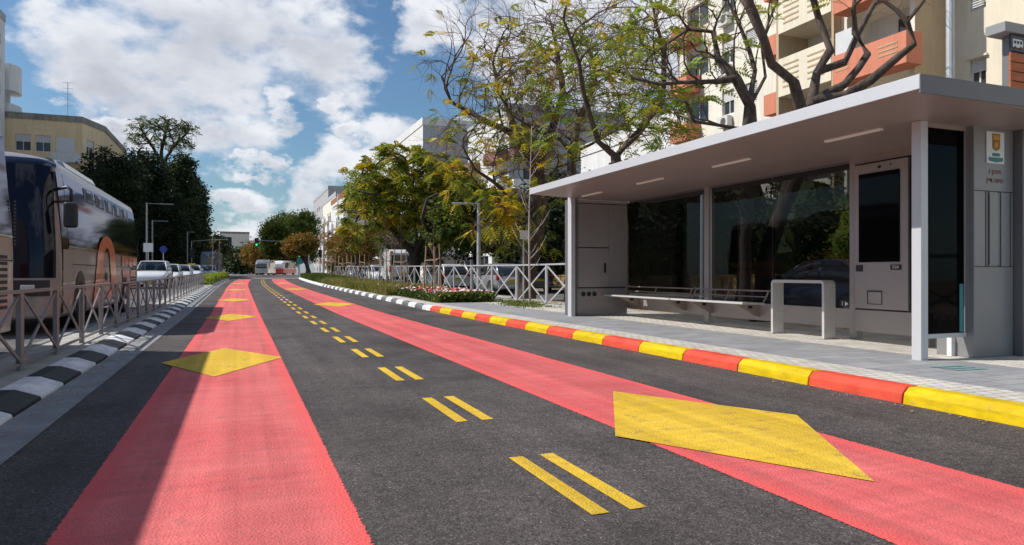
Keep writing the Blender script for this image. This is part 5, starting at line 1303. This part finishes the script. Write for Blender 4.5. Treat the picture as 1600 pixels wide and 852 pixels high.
tree('g', 'small dark green tree between the round tree and the lamp post', 900, .5, 3, .8, .2, .02, .05, [('lf_green', .9, None), ('lf_mid', .9, None)], 13, 1, 12, .5, 6, .05, 2, .7, 'bark_d', expo=.58, twr=.013, fill=[('lf_green', 8000, .09), ('lf_mid', 4000, .08)])

def dense_tree(label, x, y, trunk_h, cens, n, size, m='lf_dark', name='tree', group=None, core=True, tr=.25, kind='tree', barkm='bark_d', k=.72):
    rs = random.Random(int(x * 13 + y * 7) + 5); z = gz(y)
    root = thing(name, (x, y, z), label, kind, group)
    b = MB(); top = max(c[0][2] for c in cens)
    if trunk_h > 0:
        b.tube([(x, y, z - .1), (x + .1, y, z + trunk_h * .5), (x - .1, y + .1, z + trunk_h), (cens[0][0][0], cens[0][0][1], cens[0][0][2])], [tr * 1.3, tr, tr * .85, tr * .5], 8)
        for c in cens[1:]:
            mid = Vector((x - .1, y + .1, z + trunk_h)); e = Vector(c[0]); b.tube([mid, mid.lerp(e, .5) + Vector((rs.uniform(-.3, .3), 0, .2)), e], [tr * .6, tr * .4, tr * .15], 6)
        b.build('trunk', barkm, root, smooth=True)
    b = MB(); clumps(b, cens, rs, n, size)
    if core:
        for c in cens: blobcore(b, c[0], c[1], c[2], rs, k)
    b.build('crown', m, root); return root
def E_(x, y, z, rx, rz): return ((x, y, z), rx, rz)
# left side: dark mass behind the coach with a tall open pine above it
g = 'dark trees along the left road'
def crowned(key, label, x, y, th, n, size, m, **k): return dense_tree(label, x, y, th, [tuple(c) for c in CROWNS[key]], n, size, m, **k)
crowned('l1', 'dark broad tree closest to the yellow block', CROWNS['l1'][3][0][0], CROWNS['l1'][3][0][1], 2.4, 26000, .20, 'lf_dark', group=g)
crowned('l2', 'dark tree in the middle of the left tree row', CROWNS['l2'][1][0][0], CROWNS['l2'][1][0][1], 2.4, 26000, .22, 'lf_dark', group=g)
crowned('l3', 'tall dark tree under the open pine crown', CROWNS['l3'][1][0][0], CROWNS['l3'][1][0][1], 2.5, 24000, .25, 'lf_mid', group=g)  # paler leaves than the first two trees: sunlight put into the colour
crowned('l4', 'dark green tree at the right end of the left row', CROWNS['l4'][1][0][0], CROWNS['l4'][1][0][1], 2.5, 20000, .25, 'lf_mid', group=g)  # sunlight painted in by the paler leaf colour here as well
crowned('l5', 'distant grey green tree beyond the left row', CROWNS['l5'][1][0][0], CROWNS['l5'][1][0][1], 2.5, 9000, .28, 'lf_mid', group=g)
dense_tree('very distant low tree left of the road end', -14, 170, 3, [E_(-14, 170, 6, 5, 4), E_(-20, 175, 6, 5, 4)], 9000, .35, 'lf_mid', group=g)
tree('p', 'tall open crowned pine standing above the dark left trees', 900, .75, 4.5, 1.15, .45, .04, .14, [('lf_far', .6, None)], 21, 1, 5, .9, 6, .055, 2, .7, 'bark_d', expo=.5, twr=.02, name='pine_tree', fill=[('lf_far', 4200, .15)])
# right side background greenery
g = 'dark shrubs behind the parking lane'
for i, (x, y, rx, rz, zc) in enumerate([(21.2, 3.5, 2.3, 2.6, 2.2), (21.4, 8, 2.4, 2.9, 2.3), (21.2, 12.4, 2.3, 2.7, 2.2), (21.5, 17, 2.5, 3.1, 2.6), (21.3, 21.6, 2.3, 2.8, 2.4), (21.5, 26, 2.5, 3.3, 2.8), (21.2, 31, 2.6, 3.2, 2.8), (21, 36.6, 2.8, 3.4, 3.0), (20.8, 42.5, 2.8, 3.3, 3), (20.8, 48.5, 2.6, 2.8, 2.6)]):
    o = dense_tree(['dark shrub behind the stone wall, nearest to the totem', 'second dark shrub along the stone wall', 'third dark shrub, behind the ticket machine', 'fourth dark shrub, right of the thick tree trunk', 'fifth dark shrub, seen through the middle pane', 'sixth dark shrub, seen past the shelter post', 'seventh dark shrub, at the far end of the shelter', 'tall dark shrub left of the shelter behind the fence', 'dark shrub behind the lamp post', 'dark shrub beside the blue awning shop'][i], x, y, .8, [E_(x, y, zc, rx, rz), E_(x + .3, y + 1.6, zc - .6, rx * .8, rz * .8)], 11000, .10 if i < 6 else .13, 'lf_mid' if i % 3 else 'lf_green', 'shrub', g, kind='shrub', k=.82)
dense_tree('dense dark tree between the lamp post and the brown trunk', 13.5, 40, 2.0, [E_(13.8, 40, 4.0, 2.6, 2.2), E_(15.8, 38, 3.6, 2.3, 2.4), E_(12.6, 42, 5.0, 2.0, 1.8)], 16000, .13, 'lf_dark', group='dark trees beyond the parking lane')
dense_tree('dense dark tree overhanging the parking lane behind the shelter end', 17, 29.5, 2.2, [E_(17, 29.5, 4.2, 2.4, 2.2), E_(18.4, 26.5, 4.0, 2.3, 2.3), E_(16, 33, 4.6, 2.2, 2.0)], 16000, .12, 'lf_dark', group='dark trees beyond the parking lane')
# mid distance trees on the right
crowned('bushy', 'bushy bright green tree beyond the orange ones at the road end', CROWNS['bushy'][3][0][0] + 1, CROWNS['bushy'][3][0][1], 2, 26000, .2, 'lf_far')
crowned('rust1', 'rust orange tree left of the green round tree', CROWNS['rust1'][0][0][0] + .5, CROWNS['rust1'][0][0][1], 1.5, 8000, .13, 'lf_rust', group='rust coloured trees', core=False)
crowned('rust2', 'second rust orange tree nearer the round green tree', CROWNS['rust2'][0][0][0], CROWNS['rust2'][0][0][1], 1.5, 4500, .11, 'lf_rust', group='rust coloured trees', core=False)
dense_tree('third rust tree low behind the far railing', 13.5, 96, 2, [E_(12.9, 96, 4.4, 2.4, 2.0), E_(15.6, 97, 4.8, 2.4, 2.4)], 9000, .16, 'lf_rust', group='rust coloured trees', core=False)
dense_tree('yellowish tree behind the green traffic light', 5.0, 190, 3, [E_(5, 190, 6, 4.5, 3.5)], 6000, .32, 'lf_rust', group='rust coloured trees', core=False)
dense_tree('grey bare tree above the far railing', 15.5, 74, 2.4, [E_(15.4, 74, 6.2, 2.8, 2.6), E_(17.2, 75, 5, 2.2, 2.4)], 5200, .11, 'lf_grey', core=False, barkm='bark')
dense_tree('pale rust tree in front of the pink brown block', 14.6, 103, 2, [E_(14.6, 103, 5.6, 2.6, 2.6), E_(16.8, 101, 4.6, 2.2, 2.4)], 9000, .15, 'lf_rust', group='rust coloured trees', core=False)
dense_tree('green tree screening the foot of the far blocks', 19, 90, 2.2, [E_(18.6, 90, 6.0, 2.8, 2.8), E_(21, 92, 5.4, 2.6, 2.6)], 11000, .15, 'lf_far')
dense_tree('dark green tree behind the white van', 17.5, 66, 2.4, [E_(17.2, 66, 4.2, 2.2, 2.0), E_(15.6, 62, 3.4, 1.6, 1.6)], 8000, .14, 'lf_mid')
for i, (x, y) in enumerate([(4.6, 101), (-4.2, 104), (1.0, 230), (12, 260), (-14, 300)]):
    dense_tree(['low bush right of the far minibuses', 'low bush at the far left kerb', 'distant tree straight ahead over the road end', 'distant tree behind the red bus', 'distant trees at the horizon left'][i], x + (8.5 if i == 0 else 0), y, 1.2, [E_(x + (8.5 if i == 0 else 0), y, 2.2 if i < 2 else 5, 1.6 if i < 2 else 7, 1.3 if i < 2 else 4.2)], 3000 if i < 2 else 6000, .14 if i < 2 else .45, 'lf_mid', kind='tree' if i > 1 else 'shrub', name='tree' if i > 1 else 'shrub')

# thin whitish sapling with bare whips, and its small mates along the bed
def sapling(label, x, y, h, seed, m='bark_p', r=.035, leaves=None, group=None):
    rs = random.Random(seed); z = gz(y) + .12; root = thing('young_tree', (x, y, z), label, 'young tree', group)
    b = MB(); pts = []; n = 10
    for i in range(n + 1):
        t = i / n; pts.append(Vector((x + math.sin(t * 4 + seed) * .05 * h * .15, y + math.cos(t * 3) * .03, z + h * t)))
    b.tube(pts, [r * (1 - .75 * i / n) for i in range(n + 1)], 7); an = []
    for i in range(18):
        t = rs.uniform(.22, .97); p = pts[int(t * n)].lerp(pts[min(n, int(t * n) + 1)], rs.random()); a = rs.uniform(0, 6.28); l = h * rs.uniform(.06, .20) * (1.3 - t)
        d = Vector((math.cos(a) * .8, math.sin(a) * .8, rs.uniform(.45, 1.1))).normalized(); p1 = p + d * l * .6; p2 = p1 + (d + Vector((0, 0, .5))).normalized() * l * .5
        b.tube([p, p1, p2], [r * .35, r * .25, r * .12], 4); an.append((p2, d)); an.append((p1, d))
    b.build('trunk', m, root, smooth=True)
    if leaves:
        b = MB(); leafy(b, an, rs, .22, 5, .02, 3); b.build('crown', leaves, root)
    return root
sapling('tall thin whitish sapling without leaves beside the shelter end', 7.95, 18.7, 5.3, 3)
g = 'staked young trees in the planting bed'
def stakes(label, x, y, h, n=3):
    z = gz(y) + .12; root = thing('tree_stakes', (x, y, z), label, 'tree stakes', 'wooden tree stakes in the planting bed'); rs = random.Random(int(y * 10)); P = []
    for i in range(n):
        a = 2 * math.pi * i / n + .4; p = Vector((x + .42 * math.cos(a), y + .42 * math.sin(a), z)); q = Vector((x + .30 * math.cos(a), y + .30 * math.sin(a), z + h * rs.uniform(.92, 1.05)))
        b = MB(); b.tube([p, q], [.032, .026], 7); b.build('stake', 'wood', root); P.append((p, q))
    for i in range(n):
        a = P[i][0].lerp(P[i][1], .72); c = P[(i + 1) % n][0].lerp(P[(i + 1) % n][1], .74); b = MB(); b.bar(a, c, .05, .03); b.build('cross_piece', 'wood', root)
sl = [(7.1, 26.5), (6.9, 31.5), (7.2, 36.5), (7.0, 42), (7.1, 48), (7.3, 54), (7.5, 60.5), (7.8, 67), (8.2, 74)]
nm = ['nearest', 'second', 'third', 'fourth', 'fifth', 'sixth', 'seventh', 'eighth', 'farthest']
for i, (x, y) in enumerate(sl):
    x += cx(y) * .6
    stakes(nm[i] + ' set of wooden stakes in the bed, counted from the shelter', x, y, 2.05 if i < 6 else 2.3)
    sapling(nm[i] + ' staked young tree in the bed, counted from the shelter', x, y, 3.0 + (i % 3) * .5, 30 + i, 'bark', .025, 'lf_rust' if i in (3, 5, 7, 8) else None, g)
for i, (x, y) in enumerate([(-3.0, 82), (-3.6, 90), (-3.2, 76)]):
    sapling(['nearer', 'farthest', 'nearest'][i] + ' pinkish young tree beyond the end of the left railing', x + cx(y), y, 4.2, 60 + i, 'bark_p', .05, 'lf_rust', 'young trees at the left road end')

# grass, flower bed and bushes: masses nobody would count
def scatter(name, label, cat, mats, n, fx, make, seed):
    rs = random.Random(seed); b = MB()
    for _ in range(n):
        x, y = fx(rs); make(b, rs, x, y, gz(y) + .12)
    o = b.build(name, mats); tag(o, label, cat, kind='stuff'); return o
def bedxy(y0, y1, xa=5.5, xb=8.1):
    def f(rs):
        y = y0 + (y1 - y0) * rs.random() ** 1.3; k = 5.98 if y < 24 else 5.5; return rs.uniform(k if k > xa else xa, xb) + cx(y), y
    return f
def blade(b, rs, x, y, z, h=.35):
    for _ in range(3):
        a = rs.uniform(0, 6.28); l = h * rs.uniform(.5, 1.2); w = .012 + .0006 * y; dx, dy = math.cos(a), math.sin(a); t = rs.uniform(.1, .5) * l
        b.add([(x - dy * w, y + dx * w, z), (x + dy * w, y - dx * w, z), (x + dx * t, y + dy * t, z + l)], [(0, 1, 2)], 0)
scatter('ornamental_grass', 'straw green ornamental grass filling the planting bed', 'grass', ['lf_grass'], 9000, bedxy(28, 56, 5.5, 8.0), lambda b, rs, x, y, z: blade(b, rs, x, y, z, .42), 1)
scatter('ground_cover', 'low green ground cover farther along the bed', 'ground cover', ['lf_far'], 6000, bedxy(52, 80, 5.5, 8.0), lambda b, rs, x, y, z: blade(b, rs, x, y, z, .5), 2)
def bushlet(b, rs, x, y, z, h=.28, s=.03):
    for _ in range(7):
        p = Vector((x + rs.gauss(0, .08), y + rs.gauss(0, .08), z + rs.random() ** .7 * h)); a = Vector((rs.gauss(0, 1), rs.gauss(0, 1), rs.gauss(0, 1))).normalized() * s; c = a.cross(Vector((rs.gauss(0, 1), rs.gauss(0, 1), 1))).normalized() * s * .5
        b.add([p - a, p + c, p + a, p - c], [(0, 1, 2, 3)], 0)
scatter('flower_foliage', 'green foliage under the flowers near the pavement', 'foliage', ['lf_far'], 3400, bedxy(21.8, 33.5, 5.98, 8.0), lambda b, rs, x, y, z: bushlet(b, rs, x, y, z, .34, .055), 3)
def flower(b, rs, x, y, z):
    h = rs.uniform(.22, .38); r = rs.uniform(.035, .06); mi = rs.choice([0, 0, 1, 1, 2, 2, 2]) if y > 22.6 else rs.choice([0, 1, 2, 3])
    c = (x, y, z + h); n = 6
    vs = [(x, y, z + h + r * .5)] + [(x + r * math.cos(6.28 * i / n), y + r * math.sin(6.28 * i / n), z + h - r * .25 + (r * .35 if i % 2 else 0)) for i in range(n)] + [(x, y, z + h - r * .7)]
    b.add(vs, [(0, 1 + i, 1 + (i + 1) % n) for i in range(n)] + [(n + 1, 1 + (i + 1) % n, 1 + i) for i in range(n)], mi)
scatter('flowers', 'red, pink and white flowers in the bed by the kerb', 'flowers', ['fl_red', 'fl_pink', 'fl_white', 'fl_purple'], 1150, bedxy(22, 33.5, 5.98, 8.0), flower, 4)
scatter('ground_cover', 'small green tufts at the foot of the sapling', 'ground cover', ['lf_far'], 160, lambda rs: (rs.gauss(7.75, .25), rs.gauss(19.0, .8)), lambda b, rs, x, y, z: bushlet(b, rs, x, y, z, .16, .035), 5)
scatter('ground_cover', 'bright green bushes beyond the end of the left railing', 'ground cover', ['lf_fresh'], 4200, lambda rs: (lambda y: (rs.uniform(-2.6, -1.9) + cx(y) * 1., y + rs.gauss(0, .6)))(52 + 3.2 * rs.randrange(9)), lambda b, rs, x, y, z: bushlet(b, rs, x, y, z - .04, rs.uniform(.25, .7), .08), 6)
scatter('garden_plants', 'low garden plants on the ground behind the stone wall', 'ground cover', ['lf_far'], 2500, lambda rs: (rs.uniform(19.9, 20.6), rs.uniform(5, 56)), lambda b, rs, x, y, z: bushlet(b, rs, x, y, z, .9, .12), 7)
def litter(b, rs, x, y, z):
    a = rs.uniform(0, 6.28); r = rs.uniform(.02, .05); b.add([(x + r * math.cos(a + k * 1.57), y + r * .7 * math.sin(a + k * 1.57), gz(y) + .137 + .004 * (k % 2)) for k in range(4)], [(0, 1, 2, 3)], 0)
scatter('fallen_leaves', 'orange fallen leaves on the pavement behind the shelter', 'fallen leaves', ['fl_orange'], 1500, lambda rs: (10.05 - abs(rs.gauss(0, .28)), rs.uniform(3, 22)), litter, 8)

def grit(b, rs, x, y, z):
    a = rs.uniform(0, 6.28); r = rs.uniform(.006, .022); b.add([(x + r * math.cos(a + k * 1.57), y + r * .6 * math.sin(a + k * 1.57), gz(y) + .012 + .004 * (k % 2)) for k in range(4)], [(0, 1, 2, 3)], rs.choice([0, 0, 1]))
scatter('gutter_litter', 'dry leaf bits and grit lying along both road edges', 'fallen leaves', ['wood', 'fl_orange'], 700, lambda rs: ((rs.choice([-1.55 + abs(rs.gauss(0, .12)), 5.17 - abs(rs.gauss(0, .10))])), rs.uniform(2, 22)), grit, 9)

# ------------------------------------------------------------------ camera, sun, sky
cam = bpy.data.cameras.new('camera'); co = bpy.data.objects.new('camera', cam); COL.objects.link(co)
co.location = (0, 0, 1.1); co.rotation_euler = (R(90 + .08), 0, R(-21.5)); cam.lens = 24.3; cam.sensor_width = 36; cam.clip_start = .05; cam.clip_end = 6000
S.camera = co
SUN = Vector((-1, .37, 1.15)).normalized(); el = math.asin(SUN.z); az = math.atan2(SUN.x, SUN.y)
ld = bpy.data.lights.new('sun', 'SUN'); ld.energy = 5.0; ld.angle = R(.53); ld.color = (1, .955, .88)
lo = bpy.data.objects.new('sun', ld); COL.objects.link(lo); lo.rotation_euler = SUN.to_track_quat('Z', 'Y').to_euler(); lo.location = (-20, 8, 30)
w = bpy.data.worlds.new('World'); S.world = w; w.use_nodes = True; nt = w.node_tree; nt.nodes.clear()
out = N(nt, 'ShaderNodeOutputWorld'); bg = N(nt, 'ShaderNodeBackground'); sk = N(nt, 'ShaderNodeTexSky')
sk.sky_type = 'NISHITA'; sk.sun_disc = False; sk.sun_elevation = el; sk.sun_rotation = az; sk.air_density = 1.25; sk.dust_density = .6; sk.ozone_density = 2.2
bg.inputs['Strength'].default_value = .088
nt.links.new(mixc(nt, sk.outputs[0], (.72, .93, 1.10), 1., 'MULTIPLY'), bg.inputs[0])
tc = N(nt, 'ShaderNodeTexCoord'); sp_ = N(nt, 'ShaderNodeSeparateXYZ'); nt.links.new(tc.outputs['Generated'], sp_.inputs[0])
def mth(op, a, b_=None, c=None, clamp=False):
    n = N(nt, 'ShaderNodeMath', operation=op); n.use_clamp = clamp
    for i, v in enumerate((a, b_, c)):
        if v is None: continue
        if isinstance(v, bpy.types.NodeSocket): nt.links.new(v, n.inputs[i])
        else: n.inputs[i].default_value = v
    return n.outputs[0]
azi = mth('MULTIPLY', mth('ARCTAN2', sp_.outputs[0], sp_.outputs[1]), 57.2958); azi0 = azi
ele = mth('MULTIPLY', mth('ARCSINE', sp_.outputs[2]), 57.2958)
cmb = N(nt, 'ShaderNodeCombineXYZ'); nt.links.new(mth('MULTIPLY', azi, .1), cmb.inputs[0]); nt.links.new(mth('MULTIPLY', ele, .16), cmb.inputs[1])
n1 = N(nt, 'ShaderNodeTexNoise'); n1.inputs['Scale'].default_value = 1.6; n1.inputs['Detail'].default_value = 7; n1.inputs['Roughness'].default_value = .54; nt.links.new(cmb.outputs[0], n1.inputs[0])
n2 = N(nt, 'ShaderNodeTexNoise'); n2.inputs['Scale'].default_value = 1.15; n2.inputs['Detail'].default_value = 5; n2.inputs['Roughness'].default_value = .55
sh_ = N(nt, 'ShaderNodeVectorMath', operation='ADD'); sh_.inputs[1].default_value = (3.7, 1.9, 0); nt.links.new(cmb.outputs[0], sh_.inputs[0]); nt.links.new(sh_.outputs[0], n2.inputs[0])
n3 = N(nt, 'ShaderNodeTexNoise'); n3.inputs['Scale'].default_value = 2.6; n3.inputs['Detail'].default_value = 6; n3.inputs['Roughness'].default_value = .6; nt.links.new(cmb.outputs[0], n3.inputs[0])
s3_ = N(nt, 'ShaderNodeSeparateColor'); nt.links.new(n3.outputs['Color'], s3_.inputs[0])
azi = mth('ADD', azi, mth('MULTIPLY', mth('SUBTRACT', s3_.outputs[0], .5), 9.)); ele0 = ele
ele = mth('ADD', ele, mth('MULTIPLY', mth('SUBTRACT', s3_.outputs[1], .5), 6.))
CL = [(-9.5, 16.3, 4.4, 3.5), (-2.0, 17.8, 9.4, 5.4), (5.4, 17.2, 4.6, 4.2), (-3.8, 13.1, 6.1, 2.2), (-9.3, 13.7, 2.9, 2.1), (-1.1, 10.6, 4.3, 2.0), (1.6, 8.2, 2.2, .7), (3.5, 12.7, 1.2, 1.7), (8.0, 11.8, 1.6, .9), (6.8, 13.5, 1.4, .8),
      (15.3, 20.1, 3.2, 2.1), (5.6, 6.6, 2.2, 2.6), (9.0, 9.0, 4.0, 2.0), (12.6, 10.6, 3.1, 2.1), (16.2, 8.4, 6.8, 4.2), (-8.8, 10.1, 3.2, 1.1), (-.2, 5.5, 2.7, 1.0), (28.4, 18.2, 9.5, 7.5), (38.0, 15.9, 9.5, 8.), (20.6, 20.6, 3.6, 2.4), (2.1, 2.6, 5, 1.6),
      (-30, 22, 9, 7), (-55, 16, 12, 6), (70, 24, 14, 9), (110, 18, 14, 8), (150, 26, 16, 9), (-100, 24, 16, 9), (-150, 18, 14, 8), (-70, 40, 20, 10), (60, 50, 25, 12), (180, 50, 30, 12), (5, 38, 18, 6)]
mx = None; base = None
for (a, e, ra, re) in CL:
    u = mth('DIVIDE', mth('SUBTRACT', azi, a), ra * 1.22); v = mth('DIVIDE', mth('SUBTRACT', ele, e), re * 1.22)
    q = mth('SUBTRACT', 1., mth('ADD', mth('MULTIPLY', u, u), mth('MULTIPLY', v, v)))
    mx = q if mx is None else mth('SMOOTH_MAX', mx, q, .25)
    v2 = mth('DIVIDE', mth('SUBTRACT', ele, e - re * .35), re * 1.1); q2 = mth('SUBTRACT', 1., mth('ADD', mth('MULTIPLY', u, u), mth('MULTIPLY', v2, v2)))
    base = q2 if base is None else mth('MAXIMUM', base, q2)
mx = mth('MAXIMUM', mx, -1.2)
dens = mth('ADD', mx, mth('MULTIPLY', mth('SUBTRACT', n1.outputs[0], .5), 3.7))
def mapr(src, a, b_, c=0., d=1., sm=True):
    n = N(nt, 'ShaderNodeMapRange'); n.interpolation_type = 'SMOOTHSTEP' if sm else 'LINEAR'
    nt.links.new(src, n.inputs[0]); n.inputs[1].default_value = a; n.inputs[2].default_value = b_; n.inputs[3].default_value = c; n.inputs[4].default_value = d; return n.outputs[0]
cov = mapr(dens, -.1, .95, 0, .98)
thick = mapr(mth('ADD', base, mth('MULTIPLY', mth('SUBTRACT', n2.outputs[0], .5), 2.6)), .1, 1.7)
cc = ramp(nt, thick, [(0., (.80, .82, .86)), (.45, (.66, .68, .74)), (1., (.46, .48, .545))])
haze = mapr(ele0, 0., 9., .35, 0.)
bg2 = N(nt, 'ShaderNodeBackground'); nt.links.new(cc, bg2.inputs[0]); bg2.inputs[1].default_value = 1.10
bg3 = N(nt, 'ShaderNodeBackground'); bg3.inputs[0].default_value = (.50, .66, .86, 1); bg3.inputs[1].default_value = .85
m0 = N(nt, 'ShaderNodeMixShader'); nt.links.new(haze, m0.inputs[0]); nt.links.new(bg.outputs[0], m0.inputs[1]); nt.links.new(bg3.outputs[0], m0.inputs[2])
m1 = N(nt, 'ShaderNodeMixShader'); nt.links.new(cov, m1.inputs[0]); nt.links.new(m0.outputs[0], m1.inputs[1]); nt.links.new(bg2.outputs[0], m1.inputs[2])
nt.links.new(m1.outputs[0], out.inputs[0])
w.cycles.sampling_method = 'MANUAL'; w.cycles.sample_map_resolution = 512
S.view_settings.view_transform = 'Standard'; S.view_settings.look = 'None'; S.view_settings.exposure = 0
S.cycles.transparent_max_bounces = 12; S.cycles.max_bounces = 6; S.cycles.use_denoising = True
for a in bpy.data.objects: pass
